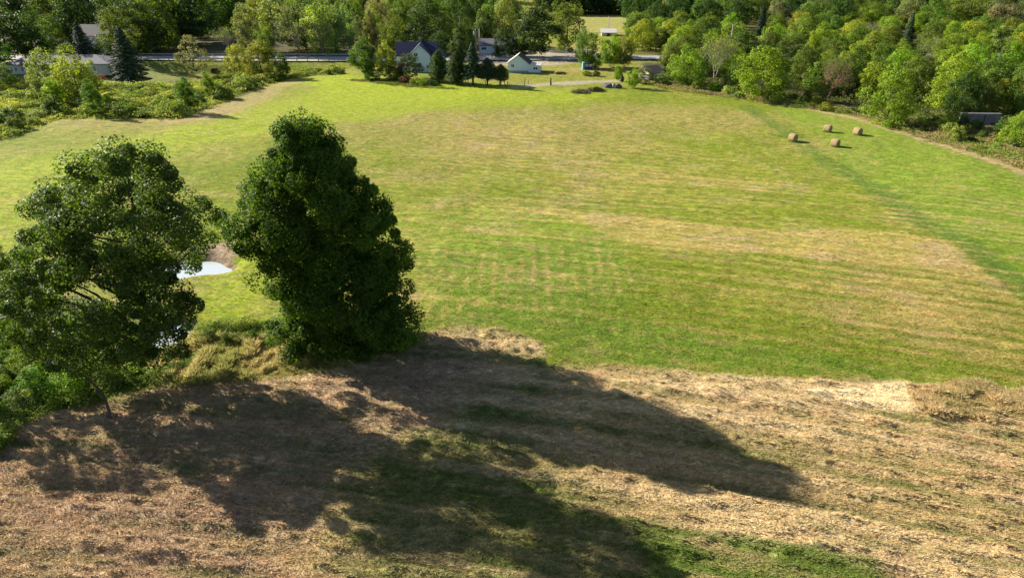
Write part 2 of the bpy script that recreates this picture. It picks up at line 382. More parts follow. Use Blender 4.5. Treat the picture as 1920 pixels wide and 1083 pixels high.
M['asphalt'] = plain('asphalt', (.30, .29, .29), .9, .12, 2); M['paint'] = plain('road paint', (.7, .66, .5), .7, .1)
M['steel'] = plain('galvanised steel', (.42, .43, .44), .45, .15, 3, metal=.6); M['wood'] = plain('weathered wood', (.20, .15, .11), .9, .3, 8, bump=.01, stretch=(1, 1, .2))
M['polewood'] = plain('grey pole wood', (.42, .37, .32), .9, .2, 8, stretch=(1, 1, .2)); M['wire'] = plain('wire', (.10, .10, .10), .6)
M['cyan'] = plain('sunlit blue paint', (.16, .40, .46), .6, .1); M['blue'] = plain('deep blue paint', (.03, .05, .12), .6, .2)
M['stone'] = plain('boulder stone', (.30, .28, .25), .9, .4, 2.5, bump=.06); M['darkstone'] = plain('dark boulder stone', (.09, .09, .10), .9, .4, 2.5, bump=.06)
M['rust'] = plain('rusty steel', (.20, .09, .05), .8, .4, 6); M['tarp'] = plain('pale tank plastic', (.55, .50, .42), .6, .1)
M['redbrown'] = plain('red brown twigs', (.20, .10, .08), .9, .4, 8)

# ------------------------------------------------------------------ the ground: one sheet to the horizon
def axis(segs):
    out = [segs[0][0]]
    for a, b, d0, d1 in segs:
        x = a
        while x < b-1e-6:
            f = (x-a)/(b-a); x = min(b, x+d0*(1-f)+d1*f); out.append(x)
    return np.array(out)
xp = axis([(0, 34, .22, .26), (34, 60, .26, .5), (60, 160, .5, 2.0), (160, 500, 3, 30), (500, 3000, 40, 500)])
xs = np.concatenate([-xp[:0:-1], xp])
ys = np.concatenate([-axis([(0, 400, 8, 60)])[:0:-1], axis([(0, 16, 4, .4), (16, 62, .22, .28), (62, 130, .3, .55), (130, 210, .6, 1.2), (210, 420, 1.6, 8), (420, 3500, 12, 500)])])
GX, GY = np.meshgrid(xs, ys); nx, ny = len(xs), len(ys)
gx, gy = GX.ravel(), GY.ravel()
gv = np.stack([gx, gy, hf(gx, gy)], 1)
ii = np.arange(nx*ny).reshape(ny, nx)
gq = np.stack([ii[:-1, :-1], ii[:-1, 1:], ii[1:, 1:], ii[1:, :-1]], -1).reshape(-1, 4)
gm = mesh_np('ground', gv, gq, [M['ground']], cols=ground_col(gx, gy), smooth=True)
tag(link('ground', gm), kind='structure')
print('ground verts', len(gv))

# pond water
def pool(i, n=48):
    cx, cy, rx, ry, d = POOLS[i]; z = -.62 if i == 0 else -.62
    vs = []
    for k in range(n):
        a = 2*math.pi*k/n; r = 1.95
        vs.append((cx+rx*r*math.cos(a), cy+ry*r*math.sin(a), z))
    return vs
M['water'], t_, b_ = newmat('pond water'); b_.inputs['Base Color'].default_value = (.45, .50, .52, 1); b_.inputs['Roughness'].default_value = .06
b_.inputs['Specular IOR Level'].default_value = 1.0
_n = t_.nodes.new('ShaderNodeTexNoise'); _n.inputs['Scale'].default_value = 1.5; _bp = t_.nodes.new('ShaderNodeBump'); _bp.inputs['Distance'].default_value = .01
t_.links.new(_n.outputs[0], _bp.inputs['Height']); t_.links.new(_bp.outputs[0], b_.inputs['Normal'])
for i in range(2):
    mb = MB(); v = pool(i); mb.add(v, [tuple(range(len(v)))]); tag(mb.build('pond_water', M['water']), kind='structure')

# road along the far side, lying on the ground
def ribbon(name, x0, x1, yf, wd, z, mat, step=4):
    V = []; n = int((x1-x0)/step)+1
    for i in range(n):
        x = x0+(x1-x0)*i/(n-1); y = yf(x)
        for s in (-1, -.33, .33, 1):
            V.append((x, y+s*wd/2, float(hs(x, y+s*wd/2))+z))
    Q = [(i*4+j, (i+1)*4+j, (i+1)*4+j+1, i*4+j+1) for i in range(n-1) for j in range(3)]
    o = link(name, mesh_np(name, V, Q, [mat])); return tag(o, kind='structure')
ROADY = P(500, 112)[1]
ry_ = lambda x: ROADY+.0002*(x+40)**2
ribbon('road', -300, 320, ry_, 8.0, .30, M['asphalt'])
ribbon('road_edge_line', -300, 320, lambda x: ry_(x)-3.5, .14, .306, M['paint'])
ribbon('road_centre_line', -300, 320, ry_, .14, .306, M['paint'])

# ------------------------------------------------------------------ leaves, crowns, trees
def unit(n, rg):
    v = rg.normal(size=(n, 3)); return v/np.linalg.norm(v, axis=1, keepdims=True)
def leaf_quads(c, nrm, size, rg, aspect=.62):
    n = len(c); r = unit(n, rg); t = np.cross(nrm, r); t /= (np.linalg.norm(t, axis=1, keepdims=True)+1e-9)
    b = np.cross(nrm, t); s = (size*(.7+.6*rg.random(n)))[:, None] if np.ndim(size) == 0 else size[:, None]
    V = np.stack([c+t*s*.5, c+b*s*.5*aspect+nrm*s*.06, c-t*s*.5, c-b*s*.5*aspect+nrm*s*.06], 1).reshape(-1, 3)
    Q = np.arange(4*n).reshape(n, 4); return V, Q
def crown(seed, sp, n_cl, cl_r, n_leaf, leaf, surf=.45, flat=.8, outward=.45, rnd=.7, rag=.45):
    """sp rows: z, cx, cy, rx, ry. leaf clumps through the crown's volume"""
    rg = np.random.default_rng(seed); sp = np.array(sp, float)
    zz = np.linspace(sp[0, 0], sp[-1, 0], 200); it = lambda k, z: np.interp(z, sp[:, 0], sp[:, k])
    wt = it(3, zz)**1.15+.05; cdf = np.cumsum(wt)/wt.sum()
    z = np.interp(rg.random(n_cl), cdf, zz); ang = rg.random(n_cl)*2*math.pi
    rad = np.sqrt(surf+(1-surf)*rg.random(n_cl)); cl_j = rg.normal(size=3)*.25; rad *= .90+.16*np.sin(ang*2+z*.8+seed)+.12*np.sin(ang*5+z*1.7+seed*2)
    ox, oy = np.cos(ang)*rad, np.sin(ang)*rad
    cc = np.stack([it(1, z)+ox*np.maximum(it(3, z)-cl_r*.5, .1), it(2, z)+oy*np.maximum(it(4, z)-cl_r*.5, .1), z], 1)
    cc += np.clip(rg.normal(size=(n_cl, 3)), -1.2, 1.2)*rag*cl_r*np.array([1, 1, .7])
    cr = cl_r*(.5+.95*rg.random(n_cl)**1.4); ct = rg.random(n_cl)
    k = rg.integers(0, n_cl, n_leaf); d = unit(n_leaf, rg)
    out = np.stack([ox[k], oy[k], .35*np.ones(n_leaf)], 1)
    d = d+outward*out; d /= np.linalg.norm(d, axis=1, keepdims=True)
    p = cc[k]+d*(cr[k]*(.45+.6*np.sqrt(rg.random(n_leaf))))[:, None]*np.array([1, 1, flat])
    nrm = d*.8+np.array([0, 0, .45])+unit(n_leaf, rg)*rnd; nrm /= np.linalg.norm(nrm, axis=1, keepdims=True)
    V, Q = leaf_quads(p, nrm, leaf, rg)
    t = np.clip(ct[k]*.75+rg.random(n_leaf)*.25, 0, 1)
    return V, Q, np.repeat(t, 4), cc
def trunkmesh(base_r, top, cc, seed, n_br=18, lean=(0, 0), zlo=.25, k=7, br=.25):
    rg = np.random.default_rng(seed); zs_ = np.linspace(-.15, top, 7)
    wob = rg.normal(size=(7, 2))*top*.012; wob[0] = 0
    pts = np.stack([lean[0]*(zs_/top)**1.2+wob[:, 0], lean[1]*(zs_/top)**1.2+wob[:, 1], zs_], 1)
    rad = base_r*(1-.80*np.clip(zs_/top, 0, 1)); rad[0] *= 1.5
    parts = [tube_np(pts, rad, k)]
    idx = rg.permutation(len(cc))[:n_br]
    for i in idx:
        e = cc[i]; zb = max(top*zlo*.6, e[2]-(.35+.5*rg.random())*np.hypot(e[0], e[1])-.04*top); zb = min(zb, top*.9)
        f = zb/top; s = np.array([np.interp(zb, zs_, pts[:, 0]), np.interp(zb, zs_, pts[:, 1]), zb])
        m = s*.45+e*.55+np.array([0, 0, .05*top])*rg.normal()*.6
        r0 = base_r*(1-.8*f)*(.45+br*rg.random())
        parts.append(tube_np([s, s*.75+m*.25, m, e], [r0, r0*.75, r0*.5, r0*.12], 5))
    return parts[0], (merge(parts[1:]) if len(parts) > 1 else None)
def make_tree(name, sp, seed, n_cl, cl_r, n_leaf, leaf, base_r, top, mat, lean=(0, 0), n_br=18, bark='bark', **kw):
    V, Q, T, cc = crown(seed, sp, n_cl, cl_r, n_leaf, leaf, **kw)
    root = empty(name, (0, 0, 0))
    (tv, tq), br_ = trunkmesh(base_r, top, cc, seed+1, n_br, lean)
    link('trunk', mesh_np('trunk', tv, tq, [M[bark]], smooth=True), root)
    if br_: link('branches', mesh_np('branches', br_[0], br_[1], [M[bark]], smooth=True), root)
    link('crown', mesh_np('crown', V, Q, [mat], tint=T), root)
    return root
def profile(pts, H, Rr, cx=0, cy=0): return [(t*H, cx*t, cy*t, r*Rr, r*Rr) for t, r in pts]
PROTO = {}   # kind -> list of (root, height, width)
def reg(kind, root, H, W): PROTO.setdefault(kind, []).append([root, H, W, False])
rp = [(.16, .35), (.3, .85), (.5, 1), (.7, .9), (.86, .6), (.97, .2)]
op = [(.12, .3), (.25, .7), (.45, 1), (.65, .92), (.85, .55), (.98, .12)]
sp_ = [(.22, .3), (.38, .8), (.55, 1), (.75, .95), (.9, .65), (.98, .3)]
lo = [(.03, .6), (.18, .95), (.4, 1), (.62, .85), (.82, .55), (.97, .15)]
for i in range(3):
    reg('round', make_tree('broadleaf_tree', profile(rp, 10, 4.0), 11+i, 70, 1.25, 7500, .34, .22, 7.5, M['leaf']), 10, 8.3)
    reg('oval', make_tree('broadleaf_tree', profile(op, 10, 2.9), 21+i, 64, 1.05, 6500, .32, .19, 8, M['leaf']), 10, 6.2)
    reg('bushy', make_tree('broadleaf_tree', profile(lo, 10, 4.4), 31+i, 90, 1.25, 8500, .33, .2, 6, M['leaf']), 10, 9.2)
reg('spread', make_tree('broadleaf_tree', profile(sp_, 10, 4.8), 41, 80, 1.3, 8000, .34, .28, 7, M['leaf']), 10, 9.8)
reg('airy', make_tree('broadleaf_tree', profile(op, 10, 3.4), 51, 46, .85, 3300, .30, .17, 8.4, M['leaf'], n_br=34), 10, 7)
reg('airy', make_tree('broadleaf_tree', profile(rp, 10, 3.9), 52, 50, .9, 3600, .30, .17, 8.2, M['leaf'], n_br=36), 10, 8)
def shrub(seed, n=1600, name='shrub', leaf=.14):
    pr = [(.02, 0, 0, .75, .75), (.35, 0, 0, 1, 1), (.75, .05, 0, .8, .8), (1.15, 0, 0, .4, .4)]
    V, Q, T, cc = crown(seed, pr, 26, .36, n, leaf, surf=.3)
    root = empty(name, (0, 0, 0)); tv, tq = merge([trunkmesh(.05, .8, cc, seed, 10)[0], trunkmesh(.05, .8, cc, seed, 10)[1]])
    link('stem', mesh_np('stem', tv, tq, [M['bark']], smooth=True), root)
    link('foliage', mesh_np('foliage', V, Q, [M['leaf']], tint=T), root); return root
for i in range(3): reg('shrub', shrub(61+i), 1.45, 2.3)
reg('nearshrub', shrub(65, 5200, leaf=.085), 1.45, 2.3); reg('nearshrub', shrub(66, 5200, leaf=.085), 1.45, 2.3)
def conifer(seed, H=10, Rb=2.6, n=17000, name='spruce_tree', low=.05, tight=False):
    rg = np.random.default_rng(seed); nb = 150 if not tight else 220
    P_, Nn, T = [], [], []
    for i in range(nb):
        t = low+(1-low)*(i/nb)**.92; z0 = t*H; a = i*2.39996+rg.normal()*.2
        r = Rb*((1-t)**(.85 if not tight else .62))*(.8+.35*rg.random())+.12
        if tight: r = Rb*math.sin(min(1, (1-t)*1.6)*math.pi/2)*(.9+.15*rg.random())+.08
        m = max(6, int(n/nb*(r/Rb)*1.6)); s = rg.random(m)**.6
        dr = -.32*r if not tight else .55*r
        wd = .20*r+.12
        off = rg.normal(size=(m, 3))*np.array([wd, wd, .10*r+.06])*.8*(1.1-s)[:, None]
        p = np.stack([np.cos(a)*r*s, np.sin(a)*r*s, z0+dr*s**1.4+(.0 if tight else .12*r*s**3)], 1)+off
        P_.append(p); o = np.array([math.cos(a), math.sin(a), .9]); Nn.append(np.tile(o, (m, 1))); T.append(np.full(m, rg.random()*.6))
    p = np.concatenate(P_); nn = np.concatenate(Nn)+unit(len(p), rg)*.75; nn /= np.linalg.norm(nn, axis=1, keepdims=True)
    V, Q = leaf_quads(p, nn, .27 if not tight else .24, rg, .45); T = np.repeat(np.concatenate(T), 4)
    root = empty(name, (0, 0, 0)); tv, tq = tube_np([(0, 0, -.1), (0, 0, H*.5), (0, 0, H*.97)], [.2, .12, .02], 7)
    link('trunk', mesh_np('trunk', tv, tq, [M['bark']], smooth=True), root)
    link('crown', mesh_np('crown', V, Q, [M['needle']], tint=T), root); return root
reg('spruce', conifer(71), 10.1, 5.6); reg('spruceopen', conifer(72, low=.2, name='spruce_tree'), 10.1, 5.6)
reg('cedar', conifer(73, Rb=1.9, tight=True, name='cedar_tree', low=.04), 10.3, 4.0)
reg('cedaropen', conifer(74, Rb=2.2, tight=True, name='cedar_tree', low=.2), 10.3, 4.6)
def bare(seed, H=8, name='bare_tree', mat='palebark', leaves=350, depth_=5):
    rg = np.random.default_rng(seed); parts = []; tips = []
    def grow(p, d, L, r, k):
        q = p+d*L; m = (p+q)/2+rg.normal(size=3)*L*.05; parts.append(tube_np([p, m, q], [r, r*.8, r*.6], 5 if k > 2 else 3))
        if k == 0: tips.append(q); return
        for j in range(3 if k > 1 else 4):
            nd = d+rg.normal(size=3)*.48+np.array([0, 0, .12]); nd /= np.linalg.norm(nd)
            grow(q if j else (p*.3+q*.7), nd, L*(.62+.2*rg.random()), r*.58, k-1)
    for j in range(4):
        d = np.array([rg.normal()*.35, rg.normal()*.35, 1.0]); d /= np.linalg.norm(d)
        grow(np.array([0, 0, -.1]), d, H*.32, .10*H/8, depth_)
    root = empty(name, (0, 0, 0)); V, Q = merge(parts); link('branches', mesh_np('branches', V, Q, [M[mat]]), root)
    if leaves:
        tp = np.array(tips); k = rg.integers(0, len(tp), leaves*6); c = tp[k]+rg.normal(size=(len(k), 3))*.22
        V, Q = leaf_quads(c, unit(len(k), rg), .2, rg); link('leaves', mesh_np('leaves', V, Q, [M['leaf']], tint=np.repeat(rg.random(len(k)), 4)), root)
    return root
reg('bare', bare(81), 8.2, 6.5); reg('redbare', bare(82, mat='redbrown', leaves=200, name='bare_tree'), 8.2, 6.5)

def copy_tree(o, parent=None):
    c = o.copy(); C.objects.link(c); c.parent = parent
    for ch in o.children: copy_tree(ch, c)
    return c
COL = dict(mid=(.080, .130, .020), dark=(.038, .072, .018), lime=(.145, .225, .020), yellow=(.200, .240, .030), pale=(.160, .210, .055),
           grey=(.135, .160, .080), blue=(.042, .072, .034), warm=(.125, .165, .024), olive=(.095, .130, .026), red=(.22, .085, .05), cedar=(.045, .085, .014))
rr = random.Random(5)
def put(kind, x, y, H, W, col, label, cat='tree', group=None, name=None, pick=None, rz=None):
    L = PROTO[kind]; e = L[rr.randrange(len(L)) if pick is None else pick]
    if not e[3]: r = e[0]; e[3] = True
    else:
        r = copy_tree(e[0])
    for k in ('label', 'category', 'group'):
        if k in r: del r[k]
    if name: r.name = name
    r.location = (x, y, float(hf(np.array([x]), np.array([y]))[0])-.05); r.scale = (W/e[2], W/e[2], H/e[1])
    r.rotation_euler = (0, 0, rr.random()*6.28 if rz is None else rz)
    c = COL[col] if isinstance(col, str) else col; j = lambda: .88+.24*rr.random()
    q = j(); q *= 1.22; cc = (min(1, c[0]*q*j()), min(1, c[1]*q*j()), c[2]*q*j(), 1)
    for ch in r.children: ch.color = cc
    return tag(r, label, cat, group)
def putpx(kind, px, by, ty, wpx, col, label, cat='tree', group=None, name=None, pick=None, rz=None):
    x, y, z = P(px, by); H = zat(y, ty)-z; W = wpx*depth(x, y, z+H*.5)/F
    return put(kind, x, y, H, W, col, label, cat, group, name, pick, rz)

# ---- the two big trees in front
def hero_sp(rows, Y, dy=0, depthf=1.0):
    """rows: image row, left and right edge of the silhouette; gives spine rows about the base"""
    out = []
    for py, xl, xr in rows:
        z = zat(Y, py); a, b = xat(xl, Y, z), xat(xr, Y, z)
        out.append((z, (a+b)/2, 0, (b-a)/2, (b-a)/2*depthf))
    return out
def hero(name, basepx, rows, label, col, mat, seed, n_cl, cl_r, n_leaf, leaf, base_r, top, n_br, depthf, dy=0, **kw):
    bx, by, bz = P(*basepx); sp = hero_sp(rows, by+dy, 0, depthf)
    sp = [(z-bz, cx-bx, dy, rx, ry) for z, cx, cy, rx, ry in sp][::-1]
    root = make_tree(name, sp, seed, n_cl, cl_r, n_leaf, leaf, base_r, top, M[mat], lean=(sp[-3][1], 0), n_br=n_br, **kw)
    root.location = (bx, by, bz-.1); tag(root, label, 'tree')
    for ch in root.children: ch.color = (*col, 1)
    return root
hero('maple_tree', (645, 648), [(226, 522, 592), (245, 512, 606), (262, 502, 636), (285, 498, 668), (310, 474, 696), (340, 444, 708), (380, 428, 734), (420, 428, 754),
      (450, 450, 757), (490, 472, 775), (530, 486, 795), (570, 490, 802), (600, 500, 800), (630, 520, 770), (652, 575, 700)],
     'large dense dark green maple with a leaning pointed crown in the middle foreground', (.050, .102, .012), 'maple', 101, 1000, .66, 240000, .17, .42, 11, 26, .8, surf=.15, outward=.35, rnd=.8, flat=.95, rag=.35)
hero('oak_tree', (288, 700), [(268, 205, 275), (285, 120, 320), (310, 68, 356), (350, 45, 372), (400, 25, 398), (450, 0, 398), (500, -25, 396), (550, -35, 405), (600, -30, 385), (630, 30, 362), (662, 110, 335)],
     'big open glossy-leaved tree with see-through gaps at the left in front of the pond', (.058, .102, .017), 'oak', 112, 310, .85, 130000, .165, .40, 13, 40, .78, surf=.16, outward=.3, rnd=.9, rag=.35, dy=-1.6)
# tree outside the left edge, seen by its shadow across the stubble
e = make_tree('broadleaf_tree', profile([(.45, .5), (.6, 1), (.8, .8), (.97, .3)], 11, 3.0), 131, 26, .75, 6000, .2, .35, 9.5, M['leaf'], n_br=34)
bx, by, bz = P(-110, 720); e.location = (bx, by, 0); tag(e, 'open crowned tree at the left edge whose trunk shadow crosses the brown stubble', 'tree')
for ch in e.children: ch.color = (.04, .07, .02, 1)

# leaning sapling over the stubble edge
bx, by, bz = P(207, 790); pts = []
for i, (px, py) in enumerate([(207, 792), (204, 768), (196, 746), (182, 726), (160, 706), (138, 694), (112, 688), (84, 688)]):
    yy = by+.35*i; z = zat(yy, py); pts.append((xat(px, yy, z), yy, z))
sap = empty('leaning_sapling', pts[0], 0, 'thin crooked sapling bent over to the left at the edge of the brown stubble', 'sapling')
loc = [np.array(p)-np.array(pts[0]) for p in pts]; loc[0] = loc[0]-np.array([0, 0, .15])
mb = MB(); mb.tube(loc, [.11, .09, .08, .075, .06, .05, .035, .02], 7); mb.build('stem', M['bark'], sap, True)
mb = MB(); rg = np.random.default_rng(5); lv = []
for i in range(26):
    k = 2+i % 5; s = loc[k]*(.5)+loc[k+1]*.5; d = unit(1, rg)[0]; d[2] = abs(d[2])*.5; e2 = s+d*(.5+.7*rg.random()); mb.tube([s, (s+e2)/2+[0, 0, .08], e2], [.022, .014, .006], 4)
    lv.append(e2+rg.normal(size=(40, 3))*.22)
mb.build('twigs', M['bark'], sap)
lv = np.concatenate(lv[:16]); V, Q = leaf_quads(lv, unit(len(lv), rg), .13, rg); lf = link('leaves', mesh_np('leaves', V, Q, [M['leaf']], tint=np.repeat(rg.random(len(lv)), 4)), sap); lf.color = (.04, .075, .02, 1)

# ---- individually placed trees
T = putpx
T('spruce', 245, 152, 48, 88, 'blue', 'tall dark spruce on the lawn right of the pale low ranch house')
T('spruce', 163, 122, 38, 64, 'blue', 'dark spruce half hiding the two storey house at upper left')
T('round', 22, 122, 18, 100, 'dark', 'big dark rounded tree behind the low ranch house at the left edge')
T('round', 200, 120, 76, 46, 'dark', 'dark tree between the two spruces in front of the two storey house')
T('bushy', 132, 112, 80, 46, 'mid', 'green tree at the left foot of the two storey house')
T('round', 72, 122, 16, 86, 'dark', 'tall dark tree rising behind the middle of the ranch house')
T('round', -30, 140, 5, 110, 'dark', 'huge dark tree mostly outside the left edge beside the ranch house')
T('bushy', 228, 112, 14, 70, 'olive', 'olive tree rising behind the tall dark spruce')
T('bushy', 268, 103, 20, 52, 'pale', 'pale green tree at the left end of the guardrail')
T('bushy', 10, 166, 118, 52, 'mid', 'green bush tree at the left edge in front of the ranch house')
T('bushy', 178, 168, 138, 30, 'mid', 'low green tree in front of the right wing of the ranch house')
T('oval', 862, 128, 62, 46, 'dark', 'dark tree behind the cedars right of the farmhouse')
T('oval', 826, 122, 60, 40, 'dark', 'dark tree close behind the farmhouse roof')
T('bushy', 1798, 214, 136, 74, 'dark', 'dark spreading tree shading the left half of the concrete wall')
T('bushy', 1840, 216, 150, 56, 'olive', 'olive tree standing right behind the concrete wall')
T('bushy', 1826, 246, 222, 30, 'dark', 'dark bush against the middle of the concrete wall', 'shrub', name='shrub')
T('bushy', 1880, 254, 222, 44, 'mid', 'green bush overlapping the right end of the concrete wall', 'shrub', name='shrub')
T('bushy', 1795, 240, 204, 34, 'dark', 'dark bush hiding the left end of the concrete wall', 'shrub', name='shrub')
T('bushy', 960, 108, 62, 26, 'dark', 'narrow dark tree in front of the right end of the white bungalow')
T('bare', 563, 106, 34, 46, 'grey', 'grey half bare tree left in the wood behind the guardrail')
T('bare', 607, 106, 30, 50, 'grey', 'grey half bare tree right in the wood behind the guardrail')
T('bare', 432, 104, 44, 40, 'grey', 'thin grey tree behind the guardrail left of the half bare pair')
T('airy', 1490, 90, 34, 44, 'pale', 'thin pale crowned tree above the pale tank in the right wood')
T('bare', 1735, 128, 62, 50, 'warm', 'thin twiggy tree behind the yellow green one at the wall')
T('bare', 1620, 92, 36, 40, 'grey', 'thin grey twiggy tree high in the right wood')
T('spruce', 1700, 84, 22, 30, 'blue', 'single dark spruce at the upper right of the low wood')
T('airy', 1868, 110, 48, 56, 'pale', 'loose pale tree at the upper right corner of the low wood')
T('round', 103, 100, 30, 52, 'mid', 'green tree between the big dark tree and the shaded two storey house')
T('bushy', 98, 182, 92, 84, 'pale', 'pale yellow green bushy tree hiding the middle of the ranch house')
T('bushy', 152, 192, 90, 92, 'yellow', 'tall yellow green tree right of the palest one before the ranch house')
T('oval', 107, 202, 146, 40, 'lime', 'small lime tree low in front of the ranch house trees')
T('oval', 180, 218, 148, 36, 'mid', 'slim green tree in the weeds right of the ranch house trees')
T('redbare', 190, 158, 136, 16, (.25, .10, .05), 'small rust red shrub at the corner of the ranch house', 'shrub', name='shrub')
T('airy', 368, 146, 66, 66, 'grey', 'grey leaved tree standing in front of the guardrail at left')
T('bushy', 452, 146, 82, 56, 'yellow', 'yellow green tree at the left of the pair before the guardrail')
T('round', 492, 150, 78, 68, 'warm', 'olive green tree at the right of the pair before the guardrail')
T('oval', 532, 152, 98, 30, 'mid', 'narrow green tree at the tip of the weedy hedgerow by the road')
T('oval', 352, 212, 146, 40, 'mid', 'leafy green sapling tree near the corner of the weedy hollow')
T('oval', 394, 182, 134, 30, 'lime', 'bright slender tree in the weedy hollow above the corner sapling')
T('shrub', 337, 217, 180, 34, 'pale', 'pale bush at the lower corner of the weedy hollow', 'shrub')
T('oval', 686, 148, 68, 62, 'mid', 'mid green tree at the left end of the farmhouse trees')
T('oval', 726, 150, 75, 44, 'yellow', 'yellow vine draped tree left of the farmhouse')
T('bushy', 768, 148, 100, 54, 'dark', 'dark round bush tree directly in front of the farmhouse left corner')
T('redbare', 749, 152, 112, 24, (.26, .10, .06), 'reddish shrub between the vine draped tree and the farmhouse', 'shrub', name='shrub')
T('shrub', 760, 156, 139, 26, (.14, .06, .04), 'low dark red shrub at the edge of the field below the farmhouse', 'shrub')
T('shrub', 791, 160, 141, 30, 'lime', 'bright lime shrub at the field edge in front of the farmhouse', 'shrub')
T('shrub', 775, 160, 144, 20, 'warm', 'olive shrub touching the lime shrub at the field edge', 'shrub')
T('shrub', 812, 160, 148, 30, 'dark', 'dark low shrub at the foot of the first column cedar', 'shrub')
T('bushy', 738, 152, 118, 36, 'mid', 'green thicket at the foot of the vine draped tree', 'shrub', name='shrub')
T('bushy', 700, 150, 116, 44, 'mid', 'green thicket at the foot of the leftmost farmhouse tree', 'shrub', name='shrub')
T('cedar', 823, 154, 91, 38, (.075, .125, .016), 'sunlit column cedar nearest the farmhouse gable')  # sunlight put into a lighter leaf colour than the next cedar's
T('cedar', 857, 158, 93, 42, 'cedar', 'darker cedar second from the farmhouse gable')
T('spruceopen', 887, 160, 77, 60, 'blue', 'tall pointed spruce in the row before the white cottage')
T('cedaropen', 914, 160, 106, 42, 'blue', 'dark short evergreen just right of the tall pointed spruce')
T('cedaropen', 939, 160, 118, 33, 'dark', 'small round evergreen on two thin trunks at the end of the row')
T('bushy', 941, 108, 55, 42, 'dark', 'dark tree half covering the white bungalow across the road')
T('round', 1003, 108, 12, 92, 'dark', 'big dark olive tree behind the white cottage')
T('round', 1062, 104, 4, 78, 'olive', 'large olive tree at the right of the gravel lot')
T('oval', 978, 108, 58, 40, 'dark', 'dark leafy tree in the shade just behind the cottage roof')
T('round', 1100, 128, 54, 52, 'mid', 'round sunlit tree above the small blue shed')
T('round', 1142, 126, 66, 50, 'lime', 'lime tinted round tree right of the one above the blue shed')
T('round', 1168, 128, 66, 46, 'warm', 'yellowish tree at the right of the roadside trio')
T('shrub', 1117, 128, 112, 34, 'yellow', 'yellow green bush behind the small blue shed', 'shrub')
T('shrub', 1100, 142, 130, 26, 'warm', 'rough olive bush in front of the small blue shed', 'shrub')
T('shrub', 1118, 143, 130, 20, 'dark', 'dark bush right below the small blue shed', 'shrub')
T('oval', 1158, 152, 122, 20, 'lime', 'bright slender bush tree above the boulders', 'shrub', name='shrub')
T('cedar', 1166.5, 154, 141, 8, 'blue', 'tiny dark cone shaped evergreen beside the lone round tree')
T('round', 1184, 165, 128, 30, 'lime', 'lone small round tree on the lawn right of the boulders')
T('bushy', 1208, 156, 126, 34, 'warm', 'scrubby bush left of the brown roofed hut', 'shrub', name='shrub')
T('bushy', 1240, 158, 134, 30, 'grey', 'grey green bush covering the front of the brown roofed hut', 'shrub', name='shrub')
T('bushy', 1285, 160, 84, 84, 'lime', 'broad lime tree just right of the brown roofed hut')
T('bare', 1338, 152, 56, 60, 'pale', 'half bare grey branched tree in the edge of the wood')
T('bushy', 1375, 168, 110, 44, 'mid', 'green tree between the bare grey tree and the big lime tree')
T('bushy', 1425, 185, 88, 112, 'lime', 'biggest lime tree on the wood edge above the hay bales')
T('redbare', 1543, 190, 98, 70, 'olive', 'twiggy red brown bare tree on the wood edge')
T('bushy', 1528, 192, 150, 44, 'warm', 'leafy bush at the foot of the red brown bare tree', 'shrub', name='shrub')
T('bushy', 1660, 234, 124, 98, 'lime', 'stout bright green tree standing out beyond the bales')
T('bushy', 1778, 204, 98, 92, 'yellow', 'yellow green tree left of the old concrete wall')
T('oval', 1772, 246, 212, 38, 'lime', 'small bright sapling in front of the dark gap by the wall')
T('oval', 1862, 212, 148, 46, 'yellow', 'slim yellow tree on the bank above the concrete wall')
T('bushy', 1912, 272, 206, 74, 'lime', 'bright leafy tree at the right edge right of the concrete wall')
T('bushy', 1480, 128, 64, 90, 'mid', 'broad mid green tree behind the pale round tank')
T('spruceopen', 1423, 78, 8, 36, 'blue', 'narrow dark evergreen poking up in the far wood')
T('bushy', 1590, 178, 88, 80, 'mid', 'green tree left behind the stout bright one')
T('bushy', 1715, 178, 92, 76, 'olive', 'olive tree behind and right of the stout bright one')
T('bushy', 1850, 196, 92, 90, 'mid', 'green tree behind the concrete wall')
T('bushy', 1910, 215, 110, 80, 'mid', 'dense green tree up behind the right edge tree')

# ---- woods filled with single trees: front to back, hidden ones left out
cov = np.zeros((60, 240), bool)
def covered(x, y, z, H, W, mark=True):
    px, pb, zc = proj(x, y, z); _, pt, _ = proj(x, y, z+H); w2 = W/zc*F/2
    x0, x1 = int(max(0, (px-w2)/8)), int(min(240, (px+w2)/8+1)); y0, y1 = int(max(0, pt/5)), int(min(60, (pb-.1*(pb-pt))/5+1))
    if x1 <= x0 or y1 <= y0: return 1.0
    c = cov[y0:y1, x0:x1].mean()
    if mark:
        m = int((x1-x0)*.12); cov[y0+int((y1-y0)*.12):y1, x0+m:x1-m] = True
    return c
for o in [q for q in C.objects if q.type == 'EMPTY' and q.get('category') == 'tree' and q.location.y > 70]:
    for kk, L in PROTO.items():
        for e_ in L:
            if e_[0].children and o.children and e_[0].children[-1].data == o.children[-1].data:
                covered(o.location.x, o.location.y, o.location.z, o.scale.z*e_[1], o.scale.x*e_[2])
NF = {}
